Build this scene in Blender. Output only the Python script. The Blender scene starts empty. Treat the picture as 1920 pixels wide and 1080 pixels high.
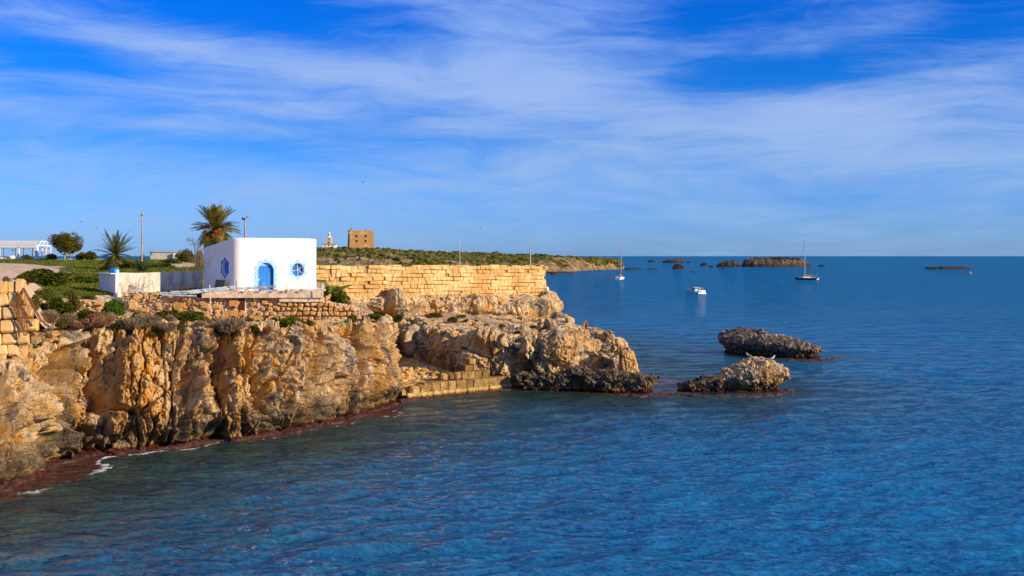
import bpy, math, random
import numpy as np
from mathutils import Vector, Matrix

random.seed(7); np.random.seed(7)
S = bpy.context.scene
COL = S.collection

# ---------------------------------------------------------------- camera, sky, sun, exposure
FPX, EYE = 2000.0, 10.2
cam_d = bpy.data.cameras.new("camera"); cam = bpy.data.objects.new("camera", cam_d); COL.objects.link(cam)
cam.location = (0, 0, EYE); cam.rotation_euler = (math.radians(90), 0, 0)
cam_d.sensor_width = 36.0; cam_d.lens = 36.0 * FPX / 1920.0
cam_d.shift_y = -60.0 / 1920.0
cam_d.clip_start = 0.5; cam_d.clip_end = 80000
S.camera = cam

SUN_EL = math.radians(20.0)
SUN_AZ = math.atan2(0.914, -0.407)            # azimuth from +Y towards +X of the direction TO the sun
sdir = Vector((math.sin(SUN_AZ) * math.cos(SUN_EL), math.cos(SUN_AZ) * math.cos(SUN_EL), math.sin(SUN_EL)))
sun_d = bpy.data.lights.new("sun", 'SUN'); sun_d.energy = 5.0; sun_d.angle = math.radians(0.5)
sun_d.color = (1.0, 0.79, 0.50)
sun = bpy.data.objects.new("sun", sun_d); COL.objects.link(sun)
sun.rotation_euler = sdir.to_track_quat('Z', 'Y').to_euler(); sun.location = (40, -40, 60)

S.view_settings.view_transform = 'Standard'; S.view_settings.look = 'None'
S.view_settings.exposure = 0.35; S.view_settings.gamma = 1.0; S.view_settings.use_curve_mapping = False
S.render.engine = 'CYCLES'; S.cycles.max_bounces = 5; S.cycles.diffuse_bounces = 3; S.cycles.glossy_bounces = 2
S.cycles.transparent_max_bounces = 6; S.cycles.use_denoising = True
S.cycles.caustics_reflective = False; S.cycles.caustics_refractive = False

class NT:
    """small helper for node trees"""
    def __init__(s, tree): s.t = tree; s.t.nodes.clear()
    def n(s, typ, **kw):
        nd = s.t.nodes.new(typ)
        for k, v in kw.items(): setattr(nd, k, v)
        return nd
    def put(s, sock, v):
        if isinstance(v, bpy.types.NodeSocket): s.t.links.new(v, sock)
        elif v is not None: sock.default_value = v
    def m(s, op, a, b=None, c=None, clamp=False):
        nd = s.n('ShaderNodeMath', operation=op); nd.use_clamp = clamp
        s.put(nd.inputs[0], a)
        if b is not None: s.put(nd.inputs[1], b)
        if c is not None: s.put(nd.inputs[2], c)
        return nd.outputs[0]
    def vm(s, op, a, b=None):
        nd = s.n('ShaderNodeVectorMath', operation=op); s.put(nd.inputs[0], a)
        if b is not None: s.put(nd.inputs[1], b)
        return nd.outputs[0]
    def mix(s, f, a, b, blend='MIX'):
        nd = s.n('ShaderNodeMix', data_type='RGBA', blend_type=blend)
        s.put(nd.inputs[0], f)
        s.put(nd.inputs[6], c4(a) if not isinstance(a, bpy.types.NodeSocket) else a)
        s.put(nd.inputs[7], c4(b) if not isinstance(b, bpy.types.NodeSocket) else b)
        return nd.outputs[2]
    def ramp(s, f, stops, interp='LINEAR'):
        nd = s.n('ShaderNodeValToRGB'); r = nd.color_ramp; r.interpolation = interp
        while len(r.elements) > 1: r.elements.remove(r.elements[-1])
        for i, (p, c) in enumerate(stops):
            e = r.elements[0] if i == 0 else r.elements.new(p)
            e.position = p; e.color = c4(c)
        s.put(nd.inputs[0], f); return nd.outputs[0]
    def step(s, v, lo, hi):
        nd = s.n('ShaderNodeMapRange', interpolation_type='SMOOTHSTEP')
        s.put(nd.inputs[0], v); s.put(nd.inputs[1], lo); s.put(nd.inputs[2], hi)
        return nd.outputs[0]
    def noise(s, vec, scale, detail=4, rough=0.55, dist=0.0, out=0):
        nd = s.n('ShaderNodeTexNoise'); s.put(nd.inputs['Vector'], vec)
        nd.inputs['Scale'].default_value = scale; nd.inputs['Detail'].default_value = detail
        nd.inputs['Roughness'].default_value = rough; nd.inputs['Distortion'].default_value = dist
        return nd.outputs[out]
    def vor(s, vec, scale, feature='F1', out=0):
        nd = s.n('ShaderNodeTexVoronoi', feature=feature); s.put(nd.inputs['Vector'], vec)
        nd.inputs['Scale'].default_value = scale
        return nd.outputs[out]
    def scale(s, vec, xyz): return s.vm('MULTIPLY', vec, xyz)
    def bump(s, h, strength=1.0, dist=0.05, normal=None):
        nd = s.n('ShaderNodeBump'); nd.inputs['Strength'].default_value = strength
        nd.inputs['Distance'].default_value = dist; s.put(nd.inputs['Height'], h)
        if normal is not None: s.put(nd.inputs['Normal'], normal)
        return nd.outputs[0]

def c4(c):
    if isinstance(c, (int, float)): return (c, c, c, 1)
    return tuple(c) if len(c) == 4 else (*c, 1)

# sky: Nishita, graded towards the deep polarised blue of the photograph, cirrus veils by direction; high sky out of view whitened to lighten shaded walls
world = bpy.data.worlds.new("World"); S.world = world; world.use_nodes = True
g = NT(world.node_tree)
sky = g.n('ShaderNodeTexSky', sky_type='NISHITA', sun_disc=False)
sky.sun_elevation = SUN_EL; sky.sun_rotation = SUN_AZ; sky.altitude = 0; sky.air_density = 1.0; sky.dust_density = 0.4; sky.ozone_density = 2.0
tc = g.n('ShaderNodeTexCoord').outputs['Generated']
sep = g.n('ShaderNodeSeparateXYZ'); g.put(sep.inputs[0], tc)
X, Y, Z = sep.outputs
az = g.m('MULTIPLY', g.m('ARCTAN2', X, Y), 57.29578)
el = g.m('MULTIPLY', g.m('ARCSINE', Z), 57.29578)
eln = g.m('DIVIDE', g.m('ABSOLUTE', el), 90.0)
tint = g.ramp(eln, [(0.0, (0.44, 0.86, 2.2)), (0.03, (0.31, 0.75, 2.05)), (0.07, (0.13, 0.60, 1.66)), (0.11, (0.03, 0.54, 1.66)), (0.16, (0.0, 0.47, 1.76)), (0.3, (0.10, 0.55, 1.6)), (0.45, (0.40, 0.75, 1.4)), (1.0, (0.50, 0.80, 1.35))])  # high stops, outside the view, made more neutral to lift the blue shade
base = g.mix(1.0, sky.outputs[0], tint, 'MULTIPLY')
# cirrus mask
comb = g.n('ShaderNodeCombineXYZ'); g.put(comb.inputs[0], g.m('MULTIPLY', az, 0.062)); g.put(comb.inputs[1], g.m('MULTIPLY', el, 0.20))
warp = g.noise(comb.outputs[0], 0.9, 3, 0.5, out=1)
wv = g.vm('ADD', comb.outputs[0], g.vm('MULTIPLY', g.vm('SUBTRACT', warp, (0.5, 0.5, 0.5)), (0.7, 0.9, 0.0)))
n1 = g.noise(wv, 1.5, 7, 0.58, 0.2)
n2 = g.noise(g.scale(wv, (0.9, 2.0, 1)), 2.6, 9, 0.66, 0.35)
def gauss(cx, cy, sx, sy, rot, amp):
    """px,py centre in the photograph -> az/el; soft elliptical bias"""
    a0 = math.degrees(math.atan((cx - 960) / FPX)); e0 = math.degrees(math.atan((480 - cy) / FPX))
    k = FPX * math.pi / 180
    c, s_ = math.cos(rot), math.sin(rot)
    du = g.m('SUBTRACT', az, a0); dv = g.m('SUBTRACT', el, e0)
    u = g.m('DIVIDE', g.m('ADD', g.m('MULTIPLY', du, c), g.m('MULTIPLY', dv, s_)), sx / k)
    v = g.m('DIVIDE', g.m('SUBTRACT', g.m('MULTIPLY', dv, c), g.m('MULTIPLY', du, s_)), sy / k)
    r2 = g.m('ADD', g.m('MULTIPLY', u, u), g.m('MULTIPLY', v, v))
    return g.m('MULTIPLY', g.m('EXPONENT', g.m('MULTIPLY', r2, -1.0)), amp)
bias = None
for a in [(480, 30, 330, 62, -0.05, -0.40), (90, 130, 170, 45, -0.1, -0.22), (1470, 150, 240, 42, 0.10, -0.36), (1400, 30, 160, 60, 0, -0.25),
          (1900, 40, 160, 60, 0.2, -0.20), (120, 270, 420, 22, -0.03, -0.15), (330, 245, 300, 16, -0.05, 0.10),
          (250, 95, 380, 26, -0.12, 0.20), (600, 125, 330, 30, -0.10, 0.20), (950, 110, 240, 110, -0.35, 0.26), (1400, 235, 520, 60, -0.10, 0.26), (1750, 190, 300, 40, 0.15, 0.16),
          (1300, 300, 500, 60, 0.0, 0.14), (330, 190, 260, 14, -0.12, 0.16), (1000, 225, 60, 30, 0, -0.10), (850, 265, 400, 14, 0.0, -0.12), (1850, 270, 130, 40, 0, -0.10), (700, 350, 700, 25, 0, 0.06), (1090, 230, 90, 25, 0, -0.15)]:
    gg = gauss(*a); bias = gg if bias is None else g.m('ADD', bias, gg)
dens = g.m('ADD', g.m('ADD', g.m('MULTIPLY', n1, 0.62), g.m('MULTIPLY', n2, 0.74)), bias)
mask = g.m('MULTIPLY', g.step(dens, 0.40, 1.10), 0.90)
ccol = g.ramp(eln, [(0.0, (0.28, 0.49, 0.84)), (0.04, (0.35, 0.53, 0.83)), (0.09, (0.37, 0.53, 0.89)), (0.15, (0.30, 0.48, 0.92)), (0.3, (0.45, 0.56, 0.88)), (0.45, (0.66, 0.68, 0.80)), (1.0, (0.70, 0.71, 0.80))])  # upper cloud stops whitened as well, as fill for the shaded walls
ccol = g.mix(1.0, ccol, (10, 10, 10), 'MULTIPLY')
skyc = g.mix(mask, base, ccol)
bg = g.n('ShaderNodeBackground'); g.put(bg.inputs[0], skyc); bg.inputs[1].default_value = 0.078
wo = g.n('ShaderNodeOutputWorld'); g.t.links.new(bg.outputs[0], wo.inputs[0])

# ---------------------------------------------------------------- general helpers
def W(px, py, D): return ((px - 960.0) / FPX * D, D, EYE - (py - 480.0) / FPX * D)
def PX(px, D): return (px - 960.0) / FPX * D
def ZP(py, D): return EYE - (py - 480.0) / FPX * D

def tag(o, label=None, cat=None, group=None, kind=None):
    if label: o["label"] = label
    if cat: o["category"] = cat
    if group: o["group"] = group
    if kind: o["kind"] = kind
    return o
def link(name, me, mat=None, parent=None, loc=None):
    o = bpy.data.objects.new(name, me); COL.objects.link(o)
    if mat is not None:
        for m_ in (mat if isinstance(mat, (list, tuple)) else [mat]): me.materials.append(m_)
    if parent is not None: o.parent = parent
    if loc is not None: o.location = loc
    return o
def empty(name, loc=(0, 0, 0), rz=0.0):
    o = bpy.data.objects.new(name, None); COL.objects.link(o); o.location = loc; o.rotation_euler = (0, 0, rz)
    o.empty_display_size = 0.3
    return o
def copy_tree(o, parent=None):
    c = o.copy(); COL.objects.link(c)
    if parent is not None: c.parent = parent
    for ch in o.children: copy_tree(ch, c)
    return c

def raw_mesh(name, V, faces_idx, sizes, smooth=False, matidx=None):
    """V (n,3); faces_idx flat loop indices; sizes per polygon"""
    me = bpy.data.meshes.new(name)
    V = np.ascontiguousarray(V, dtype=np.float32)
    me.vertices.add(len(V)); me.vertices.foreach_set("co", V.ravel())
    fi = np.ascontiguousarray(faces_idx, dtype=np.int32).ravel(); sizes = np.asarray(sizes, dtype=np.int32)
    me.loops.add(len(fi)); me.loops.foreach_set("vertex_index", fi)
    me.polygons.add(len(sizes)); st = np.concatenate([[0], np.cumsum(sizes)[:-1]]).astype(np.int32)
    me.polygons.foreach_set("loop_start", st); me.polygons.foreach_set("loop_total", sizes)
    me.polygons.foreach_set("use_smooth", np.full(len(sizes), smooth, dtype=bool))
    if matidx is not None: me.polygons.foreach_set("material_index", np.asarray(matidx, dtype=np.int32))
    me.update(calc_edges=True); me.validate()
    return me
def grid_faces(nu, nv, closed=False):
    i = np.arange(nu if closed else nu - 1); j = np.arange(nv - 1)
    I, J = np.meshgrid(i, j, indexing='ij'); I2 = (I + 1) % nu
    return np.stack([I * nv + J, I2 * nv + J, I2 * nv + J + 1, I * nv + J + 1], -1).reshape(-1, 4)
def grid_mesh(name, P, closed=False, smooth=False, flip=False):
    nu, nv = P.shape[:2]; f = grid_faces(nu, nv, closed)
    if flip: f = f[:, ::-1]
    return raw_mesh(name, P.reshape(-1, 3), f, np.full(len(f), 4), smooth)
def grid_normals(P, closed=False):
    if closed: du = np.roll(P, -1, 0) - np.roll(P, 1, 0)
    else: du = np.gradient(P, axis=0)
    dv = np.gradient(P, axis=1)
    n = np.cross(du, dv); l = np.linalg.norm(n, axis=-1, keepdims=True); l[l < 1e-9] = 1
    return n / l

# ---- numpy noise
def _h(ix, iy, iz, k):
    x = (ix.astype(np.int64) * 374761393 + iy.astype(np.int64) * 668265263 + iz.astype(np.int64) * 2147483647 + k * 974634777) & 0xffffffff
    x = ((x ^ (x >> 13)) * 1274126177) & 0xffffffff
    x = ((x ^ (x >> 16)) * 2246822519) & 0xffffffff
    x = x ^ (x >> 15)
    return (x & 0xffffff).astype(np.float32) / 16777216.0
def vnoise(p, k=0):
    """value noise -1..1 on (...,3)"""
    i = np.floor(p).astype(np.int64); f = (p - i).astype(np.float32); f = f * f * (3 - 2 * f)
    r = 0
    for dx in (0, 1):
        wx = f[..., 0] if dx else 1 - f[..., 0]
        for dy in (0, 1):
            wy = f[..., 1] if dy else 1 - f[..., 1]
            for dz in (0, 1):
                wz = f[..., 2] if dz else 1 - f[..., 2]
                r = r + wx * wy * wz * _h(i[..., 0] + dx, i[..., 1] + dy, i[..., 2] + dz, k)
    return r * 2 - 1
def fbm(p, octv=4, rough=0.5, k=0):
    a, s, r = 1.0, 1.0, 0
    for o in range(octv):
        r = r + a * vnoise(p * s + 17.3 * o, k + o); a *= rough; s *= 2.03
    return r
def facet(p, k=0, tilt=1.0, off=1.0):
    """blocky facets: each Voronoi cell is a tilted plane; returns (value, crack distance)"""
    q = np.floor(p - 0.5).astype(np.int64)
    best = np.full(p.shape[:-1], 9e9, np.float32); sec = best.copy(); val = np.zeros_like(best)
    for dx in (0, 1):
        for dy in (0, 1):
            for dz in (0, 1):
                cx, cy, cz = q[..., 0] + dx, q[..., 1] + dy, q[..., 2] + dz
                fx = cx + 0.5 + (_h(cx, cy, cz, k + 1) - .5) * .85; fy = cy + 0.5 + (_h(cx, cy, cz, k + 2) - .5) * .85; fz = cz + 0.5 + (_h(cx, cy, cz, k + 3) - .5) * .85
                ax, ay, az_ = p[..., 0] - fx, p[..., 1] - fy, p[..., 2] - fz
                d = ax * ax + ay * ay + az_ * az_
                v = off * (_h(cx, cy, cz, k + 4) - .5) + tilt * (ax * (_h(cx, cy, cz, k + 5) - .5) + ay * (_h(cx, cy, cz, k + 6) - .5) + az_ * (_h(cx, cy, cz, k + 7) - .5)) * 1.6
                nb = d < best
                sec = np.where(nb, best, np.minimum(sec, d)); val = np.where(nb, v, val); best = np.where(nb, d, best)
    return val, np.sqrt(sec) - np.sqrt(best)
def sstep(x, a, b):
    t = np.clip((x - a) / (b - a), 0, 1); return t * t * (3 - 2 * t)
def rockdisp(P, big=0.5, mid=0.2, small=0.05, size=1.8, vert=1.6, k=0):
    """displacement for weathered limestone, metres"""
    A = P * np.array([1, 1, 1 / vert])
    wrp = np.stack([fbm(A * .7, 2, k=50), fbm(A * .7 + 31, 2, k=51), fbm(A * .7 + 67, 2, k=52)], -1)
    B = A + 0.14 * wrp
    v1, c1 = facet(B / size, k, 1.2, .8); v2, c2 = facet(B / (size * .40) + 5, k + 20, 1.5, .55)
    d = big * v1 - big * .40 * (1 - sstep(c1, 0, .07)) + mid * v2 - mid * .45 * (1 - sstep(c2, 0, .09))
    v3, c3 = facet((A + .05 * wrp) / (size * .15) + 9, k + 40, 1.6, .35)
    d = d + small * (v3 * 1.3 - .35 * (1 - sstep(c3, 0, .12))) + small * fbm(P * 5.0, 3, .6, k=70)
    return d

# ---------------------------------------------------------------- materials
def newmat(name):
    m = bpy.data.materials.new(name); m.use_nodes = True
    t = NT(m.node_tree); out = t.n('ShaderNodeOutputMaterial')
    b = t.n('ShaderNodeBsdfPrincipled'); t.t.links.new(b.outputs[0], out.inputs[0])
    b.inputs['Roughness'].default_value = 0.85; b.inputs['Specular IOR Level'].default_value = 0.25
    return m, t, b
def simple(name, col, rough=0.7, var=0.15, scale=6.0, metal=0.0, spec=0.3, bump=0.0, rnd=0.0, coord='Object'):
    m, t, b = newmat(name)
    v = t.n('ShaderNodeTexCoord').outputs[coord] if coord != 'World' else t.n('ShaderNodeNewGeometry').outputs['Position']
    n = t.noise(v, scale, 4, .6)
    c = t.mix(t.step(n, .3, .7), tuple(x * (1 - var) for x in col), tuple(min(1, x * (1 + var)) for x in col))
    if rnd:
        r = t.n('ShaderNodeObjectInfo').outputs['Random']
        c = t.mix(1.0, c, t.ramp(r, [(0, 1 - rnd), (1, 1 + rnd)]), 'MULTIPLY')
    t.put(b.inputs['Base Color'], c); b.inputs['Roughness'].default_value = rough
    b.inputs['Metallic'].default_value = metal; b.inputs['Specular IOR Level'].default_value = spec
    if bump: t.put(b.inputs['Normal'], t.bump(t.noise(v, scale * 3, 5, .6), 1.0, bump))
    return m

def rock_mat(name, gold=0.5, grey=0.35, dark_h=0.9, white_top=0.5, algae=0.25, orange=0.35, dull=1.0):
    m, t, b = newmat(name)
    geo = t.n('ShaderNodeNewGeometry'); P = geo.outputs['Position']
    sp = t.n('ShaderNodeSeparateXYZ'); t.put(sp.inputs[0], P)
    sn = t.n('ShaderNodeSeparateXYZ'); t.put(sn.inputs[0], geo.outputs['Normal'])
    wob = t.vm('ADD', P, t.vm('MULTIPLY', t.vm('SUBTRACT', t.noise(P, .5, 3, .6, out=1), (.5, .5, .5)), (1.1, 1.1, 1.1)))
    st = t.scale(wob, (1, 1, .35))
    nA = t.noise(st, .42, 5, .62); nB = t.noise(t.scale(wob, (1.0, 1.0, .5)), .75, 6, .65); nC = t.noise(P, 2.6, 6, .7)
    cell = t.vor(t.scale(wob, (1, 1, .7)), 1.3, out=1)
    sc = t.n('ShaderNodeSeparateColor'); t.put(sc.inputs[0], cell)
    pale = t.mix(t.step(nC, .3, .7), (0.55, 0.37, 0.175), (0.80, 0.60, 0.35))
    golden = t.mix(t.step(nB, .35, .65), (0.54, 0.31, 0.10), (0.66, 0.42, 0.17))
    c = t.mix(t.step(nA, .62 - gold * .3, .72 - gold * .3), pale, golden)
    c = t.mix(t.m('MULTIPLY', t.step(t.m('ADD', nB, t.m('MULTIPLY', sc.outputs[0], .12)), .72 - orange * .25, .80 - orange * .25), .85), c, (0.60, 0.27, 0.025))
    greyc = t.mix(t.step(nC, .35, .7), (0.085, 0.072, 0.065), (0.31, 0.265, 0.225))
    gm = t.step(t.m('ADD', t.noise(st, .8, 7, .68), t.m('MULTIPLY', sc.outputs[1], .10)), .72 - grey * .35, .80 - grey * .35)
    c = t.mix(t.m('MULTIPLY', gm, .85), c, greyc)
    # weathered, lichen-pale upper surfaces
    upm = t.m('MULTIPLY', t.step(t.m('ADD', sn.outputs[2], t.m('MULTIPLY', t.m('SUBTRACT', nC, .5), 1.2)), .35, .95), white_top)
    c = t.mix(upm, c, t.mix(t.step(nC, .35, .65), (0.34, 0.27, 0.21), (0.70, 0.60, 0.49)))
    # small dark pits and joints
    pit = t.step(t.noise(t.scale(P, (1, 1, .65)), 4.5, 5, .75), .55, .66)
    c = t.mix(t.m('MULTIPLY', pit, .65), c, (0.07, 0.05, 0.035))
    # splash-zone growth towards the water, then the red algae belt
    hz = t.m('ADD', sp.outputs[2], t.m('MULTIPLY', t.m('SUBTRACT', t.noise(wob, .9, 5, .65), .5), -dark_h * 2.6))
    c = t.mix(t.m('MULTIPLY', t.m('SUBTRACT', 1, t.step(hz, dark_h * .6, dark_h * 1.7)), .8), c, t.mix(t.step(nC, .4, .65), (0.040, 0.034, 0.026), (0.20, 0.155, 0.095)))
    hy = t.m('ADD', sp.outputs[2], t.m('MULTIPLY', t.m('SUBTRACT', nC, .5), -.5))
    c = t.mix(t.m('MULTIPLY', t.m('SUBTRACT', 1, t.step(hy, .30, .50)), t.m('MULTIPLY', t.step(nB, .42, .6), .6)), c, (0.42, 0.30, 0.07))
    c = t.mix(t.m('SUBTRACT', 1, t.step(hy, algae * .5, algae)), c, (0.11, 0.026, 0.018))
    if dull != 1.0: c = t.mix(1.0, c, (dull, dull, dull * 1.04), 'MULTIPLY')
    t.put(b.inputs['Base Color'], c)
    cr = t.vor(t.scale(t.vm('ADD', P, t.vm('MULTIPLY', t.noise(P, 3, 2, .5, out=1), (.25, .25, .25))), (1, 1, .6)), 2.6, 'DISTANCE_TO_EDGE')
    h = t.m('ADD', t.m('MULTIPLY', t.noise(P, 4.5, 8, .72), 1.3), t.m('MULTIPLY', t.m('MINIMUM', cr, .05), t.m('MULTIPLY', t.step(t.noise(P, 1.1, 3, .6), .45, .6), 4.0)))
    t.put(b.inputs['Normal'], t.bump(h, 1.0, .14))
    b.inputs['Roughness'].default_value = .9; b.inputs['Specular IOR Level'].default_value = .15
    return m
M = {}
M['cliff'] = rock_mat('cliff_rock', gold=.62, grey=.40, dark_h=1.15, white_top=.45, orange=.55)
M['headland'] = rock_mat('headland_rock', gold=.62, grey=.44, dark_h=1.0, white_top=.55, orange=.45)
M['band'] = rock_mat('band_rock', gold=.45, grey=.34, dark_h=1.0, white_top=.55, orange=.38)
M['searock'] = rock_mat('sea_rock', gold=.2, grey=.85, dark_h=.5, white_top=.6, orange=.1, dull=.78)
M['searock2'] = rock_mat('sea_rock_pale', gold=.4, grey=.4, dark_h=.55, white_top=.95, orange=.2, dull=1.05)
M['darkrock'] = rock_mat('dark_shelf_rock', gold=.2, grey=.7, dark_h=2.6, white_top=.25, orange=.15, dull=.95)
M['farrock'] = rock_mat('far_rock', gold=.35, grey=.8, dark_h=2.6, white_top=.0, orange=.25, dull=.42)
M['farreef'] = rock_mat('far_reef', gold=.1, grey=.9, dark_h=3.5, white_top=.0, orange=.1, dull=.45)

def ground_mat():
    m, t, b = newmat('ground_soil_and_grass')
    geo = t.n('ShaderNodeNewGeometry'); P = geo.outputs['Position']
    sp = t.n('ShaderNodeSeparateXYZ'); t.put(sp.inputs[0], P)
    n1 = t.noise(P, .12, 5, .6); n2 = t.noise(P, .9, 6, .7); n3 = t.noise(P, 6, 4, .7)
    sand = t.mix(t.step(n3, .3, .7), (0.50, 0.36, 0.24), (0.72, 0.54, 0.38))
    grass = t.mix(t.step(n2, .35, .65), (0.075, 0.105, 0.018), (0.13, 0.135, 0.03))
    # grass everywhere but on worn ground; bare square on the far left
    att = t.n('ShaderNodeAttribute', attribute_name='bare').outputs['Fac']
    bare = t.m('ADD', att, t.m('MULTIPLY', t.m('SUBTRACT', t.m('ADD', t.m('MULTIPLY', n1, .5), t.m('MULTIPLY', n2, .6)), .55), 2.0))
    c = t.mix(t.step(bare, .35, .6), grass, sand)
    t.put(b.inputs['Base Color'], c)
    t.put(b.inputs['Normal'], t.bump(t.noise(P, 5, 6, .7), .8, .08))
    return m
M['ground'] = ground_mat()
def hill_mat():
    m, t, b = newmat('hillside_soil')
    P = t.n('ShaderNodeNewGeometry'); pos = P.outputs['Position']
    sn = t.n('ShaderNodeSeparateXYZ'); t.put(sn.inputs[0], P.outputs['Normal'])
    n1 = t.noise(pos, .03, 5, .6); n2 = t.noise(pos, .25, 5, .65)
    grass = t.mix(t.step(n2, .4, .6), (0.085, 0.11, 0.02), (0.15, 0.15, 0.045))
    earth = t.mix(t.step(n2, .3, .7), (0.30, 0.17, 0.10), (0.36, 0.27, 0.16))
    c = t.mix(t.step(t.m('ADD', t.m('MULTIPLY', n1, .7), t.m('MULTIPLY', n2, .4)), .53, .60), grass, earth)
    steep = t.m('SUBTRACT', 1, t.step(sn.outputs[2], .80, .96))
    rock = t.mix(t.step(t.noise(t.scale(pos, (1, 1, .4)), .25, 7, .75), .42, .60), (0.08, 0.065, 0.035), (0.32, 0.20, 0.085))
    c = t.mix(steep, c, rock)
    t.put(b.inputs['Base Color'], c); t.put(b.inputs['Normal'], t.bump(n2, 1, 1.0))
    return m
M['hill'] = hill_mat()

def stone_mat(name, c1, c2, c3, rnd=.16, sc=1.0):
    """sandstone block: colour differs stone by stone and within the stone"""
    m, t, b = newmat(name)
    P = t.n('ShaderNodeNewGeometry').outputs['Position']
    r = t.n('ShaderNodeObjectInfo').outputs['Random']
    n = t.noise(P, 2.5 * sc, 6, .65); n2 = t.noise(P, 9 * sc, 5, .7); n3 = t.noise(P, .5 * sc, 4, .6)
    cb = t.mix(t.step(n, .35, .65), c1, c2)
    cb = t.mix(t.m('MULTIPLY', t.step(t.m('ADD', n3, t.m('MULTIPLY', r, .25)), .58, .72), .8), cb, c3)
    cb = t.mix(t.m('MULTIPLY', t.step(n2, .58, .70), .45), cb, tuple(x * .4 for x in c1))
    cb = t.mix(1.0, cb, t.ramp(t.n('ShaderNodeTexWhiteNoise', noise_dimensions='1D').outputs[0], [(0, 1), (1, 1)]), 'MULTIPLY')
    cb = t.mix(1.0, cb, t.ramp(r, [(0, 1 - rnd), (.5, 1), (1, 1 + rnd)]), 'MULTIPLY')
    t.put(b.inputs['Base Color'], cb); t.put(b.inputs['Normal'], t.bump(t.m('ADD', n, n2), .8, .04 / sc))
    b.inputs['Roughness'].default_value = .92; b.inputs['Specular IOR Level'].default_value = .1
    return m
M['fort'] = stone_mat('fort_sandstone', (0.57, 0.37, 0.155), (0.70, 0.49, 0.24), (0.46, 0.26, 0.085), rnd=.26)
M['rubble'] = stone_mat('rubble_stone', (0.52, 0.31, 0.13), (0.64, 0.42, 0.20), (0.44, 0.22, 0.06), rnd=.3)
M['ashlar'] = stone_mat('ashlar_pale', (0.66, 0.42, 0.17), (0.78, 0.54, 0.27), (0.60, 0.34, 0.11), rnd=.14)
def quay_mat():
    m, t, b = newmat('quay_stone')
    P = t.n('ShaderNodeNewGeometry').outputs['Position']; sp = t.n('ShaderNodeSeparateXYZ'); t.put(sp.inputs[0], P)
    r = t.n('ShaderNodeObjectInfo').outputs['Random']
    n = t.noise(P, 2.2, 6, .7); n2 = t.noise(P, 9, 5, .7)
    c = t.mix(t.step(n, .35, .65), (0.19, 0.11, 0.04), (0.40, 0.25, 0.09))
    c = t.mix(t.m('MULTIPLY', t.step(n2, .54, .68), .6), c, (0.08, 0.055, 0.03))
    c = t.mix(1.0, c, t.ramp(r, [(0, .55), (.5, 1), (1, 1.35)]), 'MULTIPLY')
    z = t.m('ADD', sp.outputs[2], t.m('MULTIPLY', t.m('SUBTRACT', n2, .5), .7))
    yel = t.mix(t.step(n, .4, .6), (0.36, 0.24, 0.06), (0.60, 0.46, 0.20))
    c = t.mix(t.m('SUBTRACT', 1, t.step(z, .38, .52)), c, yel)
    c = t.mix(t.m('SUBTRACT', 1, t.step(z, .12, .24)), c, (0.12, 0.035, 0.025))
    t.put(b.inputs['Base Color'], c); t.put(b.inputs['Normal'], t.bump(t.m('ADD', n, n2), 1.0, .06)); b.inputs['Roughness'].default_value = .9
    return m
M['quay'] = quay_mat(); M['quaylow'] = M['quay']
M['mortar'] = simple('lime_mortar', (0.62, 0.46, 0.30), .95, .35, 5, bump=.04, coord='World')
M['joint'] = simple('wall_core_earth', (0.38, 0.23, 0.10), .95, .3, 3, bump=.04, coord='World')
M['tower'] = stone_mat('tower_masonry', (0.46, 0.28, 0.12), (0.64, 0.42, 0.19), (0.38, 0.21, 0.08), rnd=0, sc=.45)

def white_mat():
    m, t, b = newmat('whitewash')
    P = t.n('ShaderNodeTexCoord').outputs['Object']
    n = t.noise(P, 1.2, 5, .6); n2 = t.noise(P, 7, 4, .7)
    st = t.noise(t.scale(P, (3.0, 3.0, .35)), 1.5, 5, .7)
    c = t.mix(t.step(n, .3, .7), (0.78, 0.78, 0.77), (0.86, 0.85, 0.83))
    c = t.mix(t.m('MULTIPLY', t.step(st, .60, .74), .35), c, (0.50, 0.40, 0.28))
    c = t.mix(t.m('MULTIPLY', t.step(n2, .72, .76), .5), c, (0.55, 0.42, 0.3))
    t.put(b.inputs['Base Color'], c); b.inputs['Roughness'].default_value = .9; b.inputs['Specular IOR Level'].default_value = .1
    t.put(b.inputs['Normal'], t.bump(t.m('ADD', t.noise(P, 2.2, 5, .6), t.m('MULTIPLY', n2, .3)), .5, .05))
    return m
M['white'] = white_mat()
def oldplaster():
    m, t, b = newmat('old_plaster')
    P = t.n('ShaderNodeNewGeometry').outputs['Position']
    st = t.noise(t.scale(P, (1.5, 1.5, .5)), 1.6, 6, .7); n2 = t.noise(P, 5, 5, .7)
    c = t.mix(t.step(st, .4, .68), (0.70, 0.64, 0.54), (0.44, 0.35, 0.25))
    c = t.mix(t.m('MULTIPLY', t.step(n2, .6, .72), .7), c, (0.22, 0.17, 0.12))
    t.put(b.inputs['Base Color'], c); t.put(b.inputs['Normal'], t.bump(n2, .6, .04))
    return m
M['plaster'] = oldplaster()
M['paleblue'] = simple('pale_blue_paint', (0.26, 0.50, 0.86), .6, .10, 5)
def chipped(name, col):
    m, t, b = newmat(name)
    P = t.n('ShaderNodeTexCoord').outputs['Object']
    n = t.noise(P, 4.5, 6, .75); n0 = t.noise(P, .8, 3, .5)
    c = t.mix(t.step(t.noise(t.scale(P, (1, 1, .2)), 6, 3, .6), .3, .7), tuple(x * .8 for x in col), col)
    c = t.mix(t.step(t.m('ADD', n, t.m('MULTIPLY', n0, .3)), .80, .84), c, (0.5, 0.62, 0.75))
    t.put(b.inputs['Base Color'], c); b.inputs['Roughness'].default_value = .5
    return m
M['blue'] = chipped('blue_paint', (0.005, 0.20, 0.68))
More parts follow.
